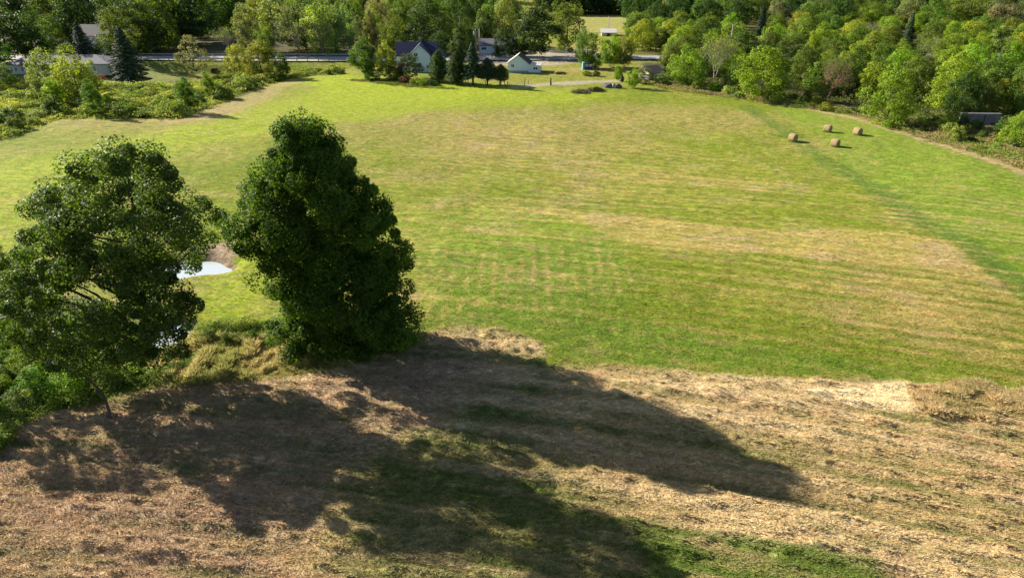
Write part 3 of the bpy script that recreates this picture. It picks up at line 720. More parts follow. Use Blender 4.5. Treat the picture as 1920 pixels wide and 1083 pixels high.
def fill(poly, n_try, sp0, sp1, H0, H1, kinds, cols, tmpl, group, lim, skip=None, seed=1, wf=.85, maxcov=.9):
    rg = random.Random(seed); poly = np.array(poly); x0, y0 = poly.min(0); x1, y1 = poly.max(0); pts = []
    for i in range(n_try):
        x, y = rg.uniform(x0, x1), rg.uniform(y0, y1)
        if polymask(poly, np.array([x]), np.array([y]), .01)[0] < .5: continue
        px, py, zc = proj(x, y, 0)
        if px < -70 or px > 1990: continue
        if skip and skip(px, py, x, y): continue
        s = sp0+(sp1-sp0)*min(1, max(0, (y-110)/200))
        if any((a-x)**2+(b-y)**2 < s*s for a, b in pts): continue
        pts.append((x, y))
    pts.sort(key=lambda p: p[1]); n = 0
    for x, y in pts:
        if n >= lim: break
        z = float(hs(x, y)); H = rg.uniform(H0, H1); kd = rg.choice(kinds); W = H*rg.uniform(wf*.85, wf*1.2)
        if kd == 'oval': W *= .8
        if kd == 'bushyslim': kd = 'bushy'; W *= .62
        if covered(x, y, z, H, W, False) > maxcov: continue
        covered(x, y, z, H, W); cl = rg.choice(cols)
        word = dict(mid='mid green', dark='dark green', lime='lime green', yellow='yellow green', pale='pale green', grey='grey green', warm='warm olive', olive='olive green', blue='blue green')[cl]
        lb = tmpl.replace('#', word); put(kd, x, y, H, W, cl, lb, 'tree', group+' ('+word+')'); n += 1
    NF[group] = n
ringl = WP([(-150, 104), (880, 104), (940, 98)]);
wl = [(-260, ROADY+7), (0, ROADY+7), (0, ROADY+75), (-260, ROADY+75)]
def skl(px, py, x, y):
    if px < 230 and y < ROADY+26: return True
    return px > 955 or (880 < px and y < ROADY+22) or (730 < px < 890 and y < ROADY+8)
fill([(-175, ROADY+8), (-96, ROADY+8), (-96, ROADY+90), (-200, ROADY+90)], 2500, 6.5, 9, 14, 19, ['bushy', 'bushy', 'round'], ['dark', 'dark', 'mid', 'olive'], '# tree in the shaded wood behind the ranch house', 'trees in the wood behind the ranch house', 30, skl, 2)
fill([(-96, ROADY+7), (-40, ROADY+7), (-40, ROADY+95), (-125, ROADY+95)], 5000, 4.2, 7, 8, 16, ['bushy', 'bushyslim', 'bushyslim', 'airy', 'bushy'], ['pale', 'grey', 'grey', 'mid', 'olive', 'pale'], '# tree in the wood right behind the guardrailed road', 'trees in the wood behind the guardrail', 60, skl, 3)
fill([(-40, ROADY+9), (0, ROADY+9), (5, ROADY+95), (-50, ROADY+95)], 4000, 4.8, 7, 8, 16, ['bushyslim', 'bushy', 'bushy'], ['mid', 'dark', 'mid', 'olive', 'pale'], '# tree in the wood behind the white farmhouse', 'trees in the wood behind the farmhouse', 36, skl, 4)
def skr(px, py, x, y):
    if px < 1180 and y < 318: return True
    if px < 1200 and py > 84: return True
    if 1376 < px < 1440 and 68 < py < 118: return True
    if 1455 < px < 1500 and 88 < py < 112: return True
    if 1195 < px < 1255 and py > 100: return True
    return False
fill(WP([(1180, 126), (1235, 140), (1430, 160), (1540, 178), (1640, 190), (1790, 185), (1960, 214), (2050, 214), (2050, 66), (1180, 66)]), 9000, 5.0, 6.5, 5.5, 8.5, ['bushy', 'bushy', 'round', 'oval'], ['mid', 'lime', 'mid', 'olive', 'warm', 'lime', 'yellow'], '# tree in the crowd of low trees filling the right side', 'low trees of the right hand wood', 140, skr, 5, 1.0)
fill([(20, 262), (200, 215), (260, 215), (260, 330), (-10, 330), (-10, 300)], 4000, 8, 11, 9, 13, ['bushy', 'round', 'oval', 'spread'], ['dark', 'mid', 'olive', 'dark', 'grey'], '# tree in the taller far wood along the top right', 'taller trees of the far wood at top right', 60, skr, 6, .95)
print('fill', NF, sum(NF.values()))

# far-off wood beyond, one mass
def farwood():
    rg = np.random.default_rng(9); Vs, Qs, Ts = [], [], []; b = 0
    V0, Q0, T0, _ = crown(91, profile(lo, 10, 4.8), 40, 1.5, 900, .8)
    for i in range(900):
        y = 330+rg.random()**1.3*420; x = (rg.random()*2-1)*(y*.85+20)
        if i < 300: y = 285+rg.random()*45; x = -300+rg.random()*300
        if 300 <= i < 420: x, y = (i-300)%60*1.6+15, 318+(i//30-10)*7+rg.random()*5
        elif 5 < x < 75 and y < 316: continue
        s = .9+.5*rg.random(); a = rg.random()*6.28; ca, sa = math.cos(a), math.sin(a)
        v = V0*s; v = np.stack([v[:, 0]*ca-v[:, 1]*sa+x, v[:, 0]*sa+v[:, 1]*ca+y, v[:, 2]*1.1+float(hs(x, y))], 1)
        Vs.append(v); Qs.append(Q0+b); Ts.append(np.clip(T0*.5+rg.random()*.5, 0, 1)); b += len(v)
    o = link('far_wood', mesh_np('far_wood', np.concatenate(Vs), np.concatenate(Qs), [M['leaf']], tint=np.concatenate(Ts)))
    o.color = (.05, .085, .028, 1); tag(o, 'distant dark green wood closing the view along the top', 'wood', kind='stuff')
farwood()

# ---- shrubs
def scat_shrub(poly, n, smin, s0, s1, cols, label, group, kind='shrub', seed=1, hf_=.75):
    rg = random.Random(seed); poly = WP(poly); x0, y0 = poly.min(0); x1, y1 = poly.max(0); pts = []; k = 0
    for i in range(n*60):
        if len(pts) >= n: break
        x, y = rg.uniform(x0, x1), rg.uniform(y0, y1)
        if polymask(poly, np.array([x]), np.array([y]), .01)[0] < .5: continue
        if any((a-x)**2+(b-y)**2 < smin*smin for a, b in pts): continue
        pts.append((x, y)); W = rg.uniform(s0, s1); cl = rg.choice(cols)
        word = dict(mid='mid green', dark='dark green', lime='lime green', yellow='yellow green', pale='pale green', grey='grey green', warm='warm olive', olive='olive green')[cl]
        put(kind, x, y, W*rg.uniform(hf_*.7, hf_*1.2), W, cl, label.replace('#', word), 'shrub', group+' ('+word+')')
scat_shrub([(-60,262),(0,255),(60,238),(100,222),(340,221),(420,188),(520,152),(530,135),(420,170),(330,205),(100,205),(-60,235)], 46, 2.0, 2.6, 5.0, ['mid', 'dark', 'warm', 'pale'], '# bush in the hedge line along the far left edge of the field', 'bushes of the left hedge line', seed=11, hf_=.55)
scat_shrub([(-60,235),(100,205),(200,170),(330,165),(430,140),(540,132),(500,150),(400,180),(330,205),(200,212)], 40, 3.2, 1.8, 4.2, ['lime', 'yellow', 'mid', 'warm', 'pale'], '# bush in the weedy hollow behind the left hedge line', 'bushes in the weedy hollow', seed=12, hf_=.55)
scat_shrub([(1236,163),(1430,190),(1560,210),(1640,222),(1700,245),(1930,300),(1930,262),(1800,236),(1640,212),(1430,176),(1250,156)], 46, 2.0, 1.4, 3.6, ['lime', 'mid', 'warm', 'pale', 'dark'], '# low bush on the weedy verge along the right field edge', 'low bushes on the right verge', seed=13, hf_=.6)
scat_shrub([(-60,800),(-60,620),(60,600),(300,650),(290,695),(200,728),(100,755),(0,790)], 34, 1.25, 1.5, 3.4, ['lime', 'lime', 'pale', 'mid', 'warm'], '# leafy bush on the bank under the big open tree', 'bushes on the near left bank', 'nearshrub', 14, .62)
scat_shrub([(-100,600),(-60,470),(20,480),(60,560),(60,600)], 9, 1.6, 1.8, 3.0, ['mid', 'lime', 'pale'], '# leafy bush beside the left edge behind the big open tree', 'bushes behind the open tree', 'nearshrub', 16, .8)
scat_shrub([(335,600),(420,618),(470,632),(480,645),(400,650),(340,640)], 7, 1.0, .9, 1.9, ['mid', 'dark', 'pale'], '# bush between the lower pool and the tan grass', 'bushes by the lower pool', 'nearshrub', 15, .7)
scat_shrub([(640,142),(545,136),(470,133),(640,128)], 10, 2.5, 1.6, 3.0, ['warm', 'mid', 'dark'], '# bush on the slope between field and road', 'bushes on the road slope', seed=18, hf_=.5)

# ---- tall grass, weeds and mown grass: uncountable cover
def blades(name, label, polys, n, h, wd, colf, lean=.5, cat='grass', mat='grass', near=False, seed=3, weight=False, hs_=.6, edge=(.6, .9)):
    rg = np.random.default_rng(seed); X = []; Y = []
    for poly, frac in polys:
        poly = WP(poly) if not isinstance(poly, np.ndarray) else poly; x0, y0 = poly.min(0); x1, y1 = poly.max(0); got = 0; want = int(n*frac)
        while got < want:
            x = rg.uniform(x0, x1, 200000); y = rg.uniform(y0, y1, 200000); k = polymask(poly, x, y, edge[0], edge[1], .6) > rg.random(200000)
            if weight: k &= rg.random(200000) < np.minimum(1, (28/np.maximum(y, 1))**2.2)*(1-ss(40, 72, y))
            x, y = x[k][:want-got], y[k][:want-got]; X.append(x); Y.append(y); got += len(x)
            if len(x) == 0: break
    x = np.concatenate(X); y = np.concatenate(Y); m = len(x); z = hf(x, y)
    c = colf(x, y, rg); hh = h(x, y, rg) if callable(h) else h*(.4+.8*rg.random(m))*(.25+1.5*ss(.3, .75, fbm(x*hs_, y*hs_, 55))); a = rg.random(m)*6.28
    ww = wd*(.6+.8*rg.random(m)); ld = rg.random(m)*6.28
    if weight: ld = -.25+rg.normal(size=m)*.65+math.pi*(rg.random(m) < .5); a = ld+math.pi/2
    lm = hh*lean*(.3+rg.random(m))
    dx, dy = np.cos(a)*ww/2, np.sin(a)*ww/2
    V = np.stack([np.stack([x-dx, y-dy, z-.02], 1), np.stack([x+dx, y+dy, z-.02], 1),
                  np.stack([x+dx*.6+np.cos(ld)*lm*.5, y+dy*.6+np.sin(ld)*lm*.5, z+hh*.6], 1),
                  np.stack([x+np.cos(ld)*lm, y+np.sin(ld)*lm, z+hh], 1)], 1).reshape(-1, 3)
    o = link(name, mesh_np(name, V, np.arange(4*m).reshape(m, 4), [M[mat]], cols=np.repeat(c, 4, 0)))
    return tag(o, label, cat, kind='stuff')
def leafcover(name, label, polys, n, H, leaf, colf, seed=3, cat='weeds', hsc=.6, edge=(.8, 1.0)):
    rg = np.random.default_rng(seed); X = []; Y = []
    for poly, frac in polys:
        poly = WP(poly); x0, y0 = poly.min(0); x1, y1 = poly.max(0); got = 0; want = int(n*frac)
        while got < want:
            x = rg.uniform(x0, x1, 200000); y = rg.uniform(y0, y1, 200000); k = polymask(poly, x, y, edge[0], edge[1], .6) > rg.random(200000)
            x, y = x[k][:want-got], y[k][:want-got]; X.append(x); Y.append(y); got += len(x)
    x = np.concatenate(X); y = np.concatenate(Y); m = len(x); b_ = ss(.25, .8, fbm(x*hsc, y*hsc, 55, 3))
    z = hf(x, y)+H*(.12+1.3*b_)*rg.random(m)**.6
    e_ = .15; g = np.stack([-(fbm((x+e_)*hsc, y*hsc, 55, 3)-fbm(x*hsc, y*hsc, 55, 3))/e_*H*2, -(fbm(x*hsc, (y+e_)*hsc, 55, 3)-fbm(x*hsc, y*hsc, 55, 3))/e_*H*2, np.full(m, .8)], 1)
    nn = g+unit(m, rg)*.8; nn /= np.linalg.norm(nn, axis=1, keepdims=True)
    V, Q = leaf_quads(np.stack([x, y, z], 1), nn, leaf, rg)
    o = link(name, mesh_np(name, V, Q, [M['weed']], cols=np.repeat(colf(x, y, rg), 4, 0))); return tag(o, label, cat, kind='stuff')
def cvar(base, amt=.3):
    def f(x, y, rg): return ground_col(x, y)*(1+(rg.random(len(x))-.5)*amt)[:, None]*np.asarray(base)
    return f
def cmix(a, b, sc=.4):
    def f(x, y, rg):
        k = ss(.35, .65, fbm(x*sc, y*sc, 21))[:, None]*.7+rg.random((len(x), 1))*.3
        return (np.array(a)*(1-k)+np.array(b)*k)*(.8+.4*rg.random((len(x), 1)))
    return f
FG = [(-80, 1150), (-80, 800), (0, 800), (330, 720), (700, 655), (830, 560), (850, 380), (1400, 330), (2000, 400), (2000, 1150)]
blades('mown_grass', 'short mown grass and cut hay litter over the near field', [(FG, 1.0)], 600000, lambda x, y, rg: (.03+.07*rg.random(len(x))**1.5), .035, cvar((1.2, 1.17, 1.1), .4), 2.6, seed=4, weight=True)
blades('tan_tall_grass', 'tall tan grass on the bank between the two big trees', [([(300,690),(330,650),(480,630),(600,652),(715,645),(700,672),(560,700),(400,712),(330,722)], 1.0)], 60000, .34, .035, cmix((.58, .47, .20), (.36, .37, .10)), .7, seed=5, hs_=1.1)
blades('dry_grass_mound', 'rough brown uncut grass patch at the right edge', [([(1712,722),(1800,716),(1960,738),(2100,760),(2100,815),(1920,785),(1735,772)], 1.0)], 80000, .23, .035, cmix((.72, .55, .30), (.50, .42, .18)), .9, seed=6, hs_=.9)
leafcover('bank_weeds', 'green weeds covering the near left bank', [([(-100,830),(-100,480),(30,500),(80,620),(330,660),(330,700),(150,758),(0,805)], .8), ([(330,690),(380,640),(420,615),(500,600),(500,640),(420,650)], .08), ([(-80,860),(-80,800),(0,800),(30,830),(0,850)], .12)], 150000, .55, .11, cmix((.12, .20, .024), (.26, .33, .045)), 7)
leafcover('hollow_weeds', 'yellow green weeds filling the hollow at far left', [([(-80,262),(0,262),(110,222),(345,222),(430,185),(530,150),(640,136),(640,126),(540,128),(430,140),(330,162),(0,160),(-80,170)], 1.0)], 130000, .75, .32, cmix((.15, .22, .024), (.48, .50, .07), .25), 8, 'weeds', .32, (1.2, 1.5))
leafcover('verge_weeds', 'rough weeds and dead stalks on the verge along the right wood', [([(1225,163),(1430,192),(1560,210),(1640,224),(1720,256),(1960,330),(2000,260),(1800,232),(1640,206),(1430,172),(1250,152)], 1.0)], 70000, .5, .22, cmix((.38, .30, .13), (.20, .27, .035), .3), 9, 'weeds', .35, (1.2, 1.5))
leafcover('woodland_undergrowth', 'dark undergrowth on the floor of the right hand wood', [([(1235,150),(1430,172),(1640,206),(1800,230),(2000,255),(2000,120),(1235,100)], 1.0)], 60000, 1.0, .36, cmix((.06, .09, .02), (.16, .19, .03), .2), 10, 'undergrowth', .2)
blades('tussocks', 'low tussocks where the field edge meets the tracks', [([(640,150),(760,163),(860,168),(800,160),(700,150)], 1.0)], 8000, .25, .12, cmix((.14, .2, .02), (.25, .22, .07)), .7, seed=12)

# ------------------------------------------------------------------ buildings
def window(par, x, z, wd, h, y, mat=None, sgn=-1, axis_='y'):
    """on the face at y (facing -y) of the parent; frame proud, pane child"""
    f = MB()
    t = .09
    for b in [(x-wd/2-t, x+wd/2+t, z-h/2-t, z-h/2), (x-wd/2-t, x+wd/2+t, z+h/2, z+h/2+t), (x-wd/2-t, x-wd/2, z-h/2, z+h/2), (x+wd/2, x+wd/2+t, z-h/2, z+h/2), (x-.03, x+.03, z-h/2, z+h/2)]:
        f.box(b[0], b[1], y-.05, y-.002, b[2], b[3])
    fr = f.build('window', M['trim'], par); MB().box(x-wd/2, x+wd/2, y-.02, y-.003, z-h/2, z+h/2).build('pane', M['glass'], fr)
    return fr
def gable(par, x0, x1, y0, y1, zb, ze, zr, wall, roof, ov=.35, th=.14, rake=True, roofr=None, xr=None):
    """ridge along y"""
    xm = (x0+x1)/2 if xr is None else xr
    MB().prism([(x0, zb), (x1, zb), (x1, ze), (xm, zr), (x0, ze)], y0, y1).build('wall', wall, par)
    for s, e, mt in ((-1, x0, roof), (1, x1, roofr or roof)):
        sl_ = (zr-ze)/abs(e-xm); ex = e+s*ov; ez = ze-sl_*ov
        a = [(xm, zr+.01), (ex, ez+.01), (ex, ez+th), (xm, zr+th)]
        if s > 0: a = a[::-1]
        MB().prism(a, y0-ov, y1+ov).build('roof', mt, par)
def gable_x(par, x0, x1, y0, y1, zb, ze, zr, wall, roof, ov=.35, th=.14):
    """ridge along x"""
    ym = (y0+y1)/2; m = MB()
    m.add([(x0, y0, zb), (x0, y1, zb), (x0, y1, ze), (x0, ym, zr), (x0, y0, ze), (x1, y0, zb), (x1, y1, zb), (x1, y1, ze), (x1, ym, zr), (x1, y0, ze)],
          [(0, 4, 3, 2, 1), (5, 6, 7, 8, 9), (0, 5, 9, 4), (4, 9, 8, 3), (3, 8, 7, 2), (2, 7, 6, 1), (1, 6, 5, 0)])
    m.build('wall', wall, par)
    for s, e in ((-1, y0), (1, y1)):
        sl_ = (zr-ze)/abs(e-ym); ey = e+s*ov; ez = ze-sl_*ov; r = MB()
        vs = [(x0-ov, ym, zr+.01), (x0-ov, ey, ez+.01), (x0-ov, ey, ez+th), (x0-ov, ym, zr+th)]; vs += [(x1+ov, b, c) for a, b, c in vs]
        r.add(vs, [(0, 1, 2, 3), (7, 6, 5, 4), (0, 4, 5, 1), (1, 5, 6, 2), (2, 6, 7, 3), (3, 7, 4, 0)]); r.build('roof', roof, par)
# white farmhouse
X, Y, Zg = P(789, 136); k = depth(X, Y, 2)/F
h = empty('farmhouse', (X, Y, Zg), R(3), 'white two storey farmhouse with a dark blue roof and front gable behind the cedars', 'house')
gable_x(h, -45*k, 30*k, 2.2, 8.4, -.2, 29*k, 49*k, M['white'], M['navy'])
gable(h, -18*k, 18.5*k, 0, 5.2, -.2, 32.5*k, 49.5*k, M['white'], M['navy'], ov=.3)
window(h, -7.5*k, 32*k, 6.5*k, 5*k, 0); window(h, 1*k, 43*k, 1.2*k, 2.4*k, 0); window(h, 14*k, 10*k, 5*k, 6*k, 0)
gable(h, 24*k, 46*k, .8, 4.8, -.2, 27*k, 37*k, M['white'], M['navy'], ov=.25)
MB().box(18.6*k, 24*k, .6, 2.1, 21*k, 23.5*k).build('porch_roof', M['navy'], h)
d = MB().box(19*k, 23.5*k, 1.9, 2.18, 0, 15*k).build('door', M['blue'], h); MB().box(23*k-.12, 23*k-.04, 1.84, 1.9, 7*k, 7.6*k).build('handle', M['steel'], d)
MB().box(-1.5*k-.3, -1.5*k+.3, 5.4, 6, 45*k, 56*k).build('chimney', M['concrete'], h, bevel=.03)
window(h, -36*k, 20*k, 6*k, 7*k, 2.2)
# white cottage
X, Y, Zg = P(983, 137); k = depth(X, Y, 2)/F
h = empty('white_cottage', (X, Y, Zg), R(-7), 'small white cottage with a pale sunlit roof slope, low lean-to and grey base', 'cottage')
gable(h, -31*k, 8*k, 0, 4.2, 4*k, 18*k, 32*k, M['white'], M['metalroof'], ov=.35, roofr=M['darkroof'])  # one roof: sunlit slope coloured pale, the slope away from the sun dark
MB().box(-30.6*k, 7.6*k, .05, 4.1, -.3, 4*k-.004).build('foundation', M['block'], h)
m = MB(); m.prism([(8*k+.01, 1.2*k), (30*k, 1.2*k), (30*k, 13*k), (8*k+.01, 15*k)], .02, 4.1).build('lean_to_wall', M['white'], h)
MB().box(8*k+.02, 29.7*k, .07, 4.0, -.3, 1.2*k-.004).build('lean_to_foundation', M['block'], h)
MB().prism([(8*k+.01, 15.1*k), (31.5*k, 13*k), (31.5*k, 13*k+.14), (8*k+.01, 15.1*k+.14)], -.25, 4.4).build('lean_to_roof', M['metalroof'], h)
MB().tube([(24*k, 2.5, 13*k), (24*k, 2.5, 18*k)], [.1, .1], 10).build('vent_pipe', M['trim'], h)
window(h, -22*k, 12.5*k, 5*k, 5*k, 0); window(h, 21*k, 8.6*k, 8*k, 4*k, .02)
# white bungalow beyond the road
X, Y, Zg = P(932, 101); k = depth(X, Y, 2)/F
h = empty('white_bungalow', (X, Y, Zg), R(4), 'white bungalow in deep tree shade beyond the road', 'house')
gable_x(h, -32*k, 34*k, 0, 6.5, -.2, 15*k, 24*k, M['white'], M['greyroof'])
window(h, -25*k, 9.5*k, 9*k, 4.5*k, 0); window(h, 20*k, 9*k, 5*k, 5*k, 0); MB().box(-2*k, 2.5*k, -.06, -.003, 0, 13*k).build('door', M['blue'], h)
# ranch house at far left, hip roof
X, Y, Zg = P(108, 141); k = depth(X, Y, 2)/F
h = empty('ranch_house', (X, Y, Zg), R(4), 'long low ranch house with pale walls and grey hip roof behind the yellow green trees', 'house')
MB().box(-96*k, 96*k, 0, 8.5, -.2, 19*k).build('wall', M['offwhite'], h)
r = MB(); a, b, z0, z1 = 96*k+.5, 8.5+.5, 19*k, 32*k
r.add([(-a, -.5, z0), (a, -.5, z0), (a, b, z0), (-a, b, z0), (-a+4.8, b/2-.2, z1), (a-4.8, b/2-.2, z1), (-a, -.5, z0+.12), (a, -.5, z0+.12), (a, b, z0+.12), (-a, b, z0+.12)],
      [(0, 3, 2, 1), (0, 1, 7, 6), (1, 2, 8, 7), (2, 3, 9, 8), (3, 0, 6, 9), (6, 7, 5, 4), (7, 8, 5), (8, 9, 4, 5), (9, 6, 4)]); r.build('roof', M['greyroof'], h)
r = MB(); r.add([(-62*k, -1.2, z0), (-40*k, -1.2, z0), (-51*k, -1.2, z0+6*k), (-62*k, 3, z0+.3), (-40*k, 3, z0+.3), (-51*k, 3.2, z0+6.2*k)], [(0, 1, 2), (0, 2, 5, 3), (1, 4, 5, 2), (0, 3, 4, 1), (3, 5, 4)]); r.build('porch_gable', M['brownroof'], h)
for xx in (-80, -72, -60, -50, 70): window(h, xx*k, 11*k, 4*k, 8*k, 0)
for xx in (-44, 83): MB().tube([(xx*k, 2, 22*k), (xx*k, 2, 34*k)], [.09, .09], 8).build('vent_pipe', M['trim'], h)
# shaded two storey house
X, Y, Zg = P(170, 104); k = depth(X, Y, 2)/F
h = empty('two_storey_house', (X, Y, Zg), R(-8), 'shaded two storey house with a dark roof and small white gable behind the spruce', 'house')
gable_x(h, -39*k, 39*k, 2, 9.5, -.2, 34*k, 50*k, M['offwhite'], M['darkroof'])
gable(h, 16*k, 38*k, -.5, 5, -.2, 28*k, 37*k, M['white'], M['greyroof'], ov=.4)
window(h, 27*k, 20*k, 5*k, 7*k, -.5); window(h, -28*k, 24*k, 6*k, 8*k, 2); window(h, -12*k, 24*k, 6*k, 8*k, 2)
# small sheds
X, Y, Zg = P(1141, 68); k = depth(X, Y, 2)/F
h = empty('metal_roofed_shed', (X, Y, Zg), R(-4), 'tiny grey metal roofed shed in the far meadow', 'shed')
gable_x(h, -13*k, 13*k, 0, 4.5, -.2, 6*k, 11.5*k, M['offwhite'], M['metalroof']); MB().box(-3*k, 3*k, -.05, -.003, 0, 5*k).build('door', M['darkroof'], h)
X, Y, Zg = P(1229, 150); k = depth(X, Y, 2)/F
h = empty('brown_roofed_hut', (X, Y, Zg), R(32), 'old hut with a sagging brown roof half buried in bushes', 'hut')
gable_x(h, -16*k, 16*k, 0, 3.6, -.2, 14*k, 23*k, M['offwhite'], M['brownroof']); MB().box(-12*k, -6*k, -.05, -.003, 0, 11*k).build('door', M['wood'], h)
X, Y, Zg = P(1102, 131); k = depth(X, Y, 2)/F
h = empty('blue_shed', (X, Y, Zg), R(0), 'small blue shed with its sunlit side coloured pale cyan under the roadside trees', 'shed')
MB().box(-10*k, -6.5*k, -.1, 1.6, -.1, 13*k).build('sunlit_side', M['cyan'], h); MB().box(-6.4*k, 9*k, 0, 1.6, -.1, 11*k).build('body', M['blue'], h)  # sunlight on the shed's side put into a pale cyan colour, front dark blue
MB().box(-6.4*k, 10*k, -.25, 1.8, 11*k+.004, 12*k).build('roof', M['darkroof'], h); window(h, -2*k, 8*k, 3.5*k, 2.4*k, 0); window(h, 5*k, 8*k, 3*k, 2.4*k, 0)
# concrete wall
X, Y, Zg = P(1832, 236); k = depth(X, Y, 1)/F
h = empty('concrete_wall', (X, Y, Zg), R(-3), 'old weathered concrete wall with a pale upright rib in tree shade', 'wall')
MB().box(-34*k, 38*k, 0, .45, -.3, 22*k).build('wall_slab', M['concrete'], h, bevel=.04); MB().box(10*k, 14*k, -.22, -.003, -.3, 21.5*k).build('upright_rib', M['concrete'], h, bevel=.03)
MB().box(-35*k, 39*k, -.08, .55, 22*k+.004, 23*k).build('coping', M['concrete'], h, bevel=.03)

# ------------------------------------------------------------------ road furniture
def guardrail(x0, x1, dy, label, step=2.6):
    xm = (x0+x1)/2; h = empty('guardrail', (xm, ry_(xm)+dy, float(hs(xm, ROADY))+.1), 0, label, 'guardrail', None)
    n = int((x1-x0)/step); pts = [x0+(x1-x0)*i/n for i in range(n+1)]
    prof = [(-.04, .55), (.03, .60), (-.03, .68), (.03, .76), (-.04, .82)]
    V = []; Q = []
    for i, x in enumerate(pts):
        for a, b in prof: V.append((x-xm, ry_(x)-ry_(xm)+a, b))
    for i in range(n):
        for j in range(4): Q.append((i*5+j, (i+1)*5+j, (i+1)*5+j+1, i*5+j+1))
    link('rail', mesh_np('rail', V, Q, [M['steel']]), h)
    for x in pts: MB().box(x-xm-.08, x-xm+.08, ry_(x)-ry_(xm)+.06, ry_(x)-ry_(xm)+.24, -.4, .86).build('post', M['wood'], h)
guardrail(-100, -41, 4.3, 'far guardrail along the wood side of the road')
guardrail(-100, -46, -4.4, 'near guardrail along the field side of the road')
def pole(px, by, ty, label, tr=False, arm=True):
    X, Y, Zg = P(px, by); H = zat(Y, ty)-Zg
    h = empty('utility_pole', (X, Y, Zg), 0, label, 'utility pole', 'utility poles')
    MB().tube([(0, 0, -.3), (0, 0, H)], [.17, .11], 10).build('shaft', M['polewood'], h, True)
    if arm:
        MB().box(-1.1, 1.1, -.2, -.08, H-.75, H-.6).build('crossarm', M['polewood'], h)
        for xx in (-.95, .0, .95): MB().tube([(xx, -.14, H-.6), (xx, -.14, H-.42)], [.05, .04], 8).build('insulator', M['steel'], h)
    if tr: MB().tube([(-.42, -.1, H-2.6), (-.42, -.1, H-2.5), (-.42, -.1, H-1.5), (-.42, -.1, H-1.45)], [.22, .28, .28, .2], 12).build('transformer', M['steel'], h, True)
    return X, Y, Zg+H
p1 = pole(893, 101, 49, 'taller pole carrying a grey transformer behind the farmhouse evergreens', True)
p2 = pole(899.5, 104, 55, 'slightly shorter plain pole right beside the transformer pole', False, False)
p3 = pole(1140, 64, 31, 'thin pole standing by the metal roofed shed in the far meadow', False, False)
p4 = pole(1366, 112, 46, 'weathered pole rising out of the right hand wood', False, True)
p5 = pole(963.5, 103, 78, 'short service pole beside the white bungalow', False, False)
def wire(a, b, sag, label):
    h = empty('power_line', a, 0, label, 'power line', 'power lines'); m = MB(); n = 14
    pts = [((b[0]-a[0])*i/n, (b[1]-a[1])*i/n, (b[2]-a[2])*i/n-sag*4*(i/n)*(1-i/n)) for i in range(n+1)]
    m.tube(pts, [.018]*(n+1), 4); m.build('cable', M['wire'], h)
wire((p1[0]-.9, p1[1], p1[2]-.4), (-130, p1[1]+6, p1[2]+.5), 1.2, 'cable strung left from the transformer pole across the wood')
wire((p1[0]+.9, p1[1], p1[2]-.4), (p4[0], p4[1], p4[2]-.3), 1.5, 'cable strung right from the transformer pole')
for px, lb in ((401, 'dark culvert pipe opening in the road bank, left one'), (431, 'culvert pipe with a pale rim in the road bank, right one')):
    Y = 177.6; X = xat(px, Y, -1.8); Zg = float(hs(X, Y-1)); h = empty('culvert', (X, Y, Zg+.15), 0, lb, 'culvert', None)
    n = 24; V = []
    for yy, r in ((-.2, .75), (-.2, .62), (1.8, .62), (1.8, .75)):
        for j in range(n): V.append((math.cos(2*math.pi*j/n)*r, yy, .5+math.sin(2*math.pi*j/n)*r))
    Q = [(a*n+j, a*n+(j+1) % n, ((a+1) % 4)*n+(j+1) % n, ((a+1) % 4)*n+j) for a in range(4) for j in range(n)]
    link('pipe', mesh_np('pipe', V, Q, [M['steel'] if px > 420 else M['rust']], smooth=False), h)
    MB().tube([(0, 1.2, .5), (0, 1.25, .5)], [.6, .6], 20).build('shade_disc', M['blue'], h)  # dark upright disc across the pipe stands in for the shade inside
# small posts
for px, by, hp, lb in ((873, 161, 12, 'thin post left of the tall spruce trunk'), (877.5, 161, 10, 'thin post close left of the tall spruce trunk'), (910, 161, 9, 'thin post beside the short evergreen trunk'),
                       (936, 161, 9, 'thin post beside the small round evergreen'), (948, 161, 11, 'leaning thin post right of the small round evergreen'), (951.5, 161, 9, 'upright thin post right of the leaning one'),
                       (983.5, 160, 13, 'dark post by the garden patch below the cottage'), (990, 158, 8, 'short post in the garden patch below the cottage')):
    X, Y, Zg = P(px, by); k = depth(X, Y, 1)/F; m = MB(); m.tube([(0, 0, -.2), (.05 if px != 948 else -.35, 0, hp*k)], [.09, .07], 8)
    o = m.build('fence_post', M['wood'], None, True); o.location = (X, Y, Zg); tag(o, lb, 'post', 'thin posts below the evergreens')
X, Y, Zg = P(1032.5, 160); k = depth(X, Y, 1)/F
m = MB(); m.tube([(0, 0, -.2), (.02, 0, 3*k), (-.03, 0, 8*k), (.02, 0, 13*k)], [.22, .17, .16, .14], 10); o = m.build('stump_post', M['bark'], None, True); o.location = (X, Y, Zg)
tag(o, 'stout dark trunk post standing alone on the lawn right of the cottage', 'post')
# pale tank
X, Y, Zg = P(1484, 108); k = depth(X, Y, 1)/F
h = empty('storage_tank', (X, Y, Zg), 0, 'pale rounded tank half hidden among the right hand trees', 'tank'); n = 20
V = []; prof = [(0, -.1), (8*k, -.1), (8.2*k, 5*k), (7*k, 8*k), (4*k, 9.6*k), (1.2*k, 10*k)]
for r, z in prof[1:]:
    for j in range(n): V.append((math.cos(6.2832*j/n)*r, math.sin(6.2832*j/n)*r, z))
Q = [(a*n+j, a*n+(j+1) % n, (a+1)*n+(j+1) % n, (a+1)*n+j) for a in range(4) for j in range(n)]
link('shell', mesh_np('shell', V, Q, [M['tarp']], smooth=True), h); MB().tube([(0, 0, 9.9*k), (0, 0, 10.8*k)], [1.3*k, 1.2*k], 12).build('lid', M['tarp'], h)
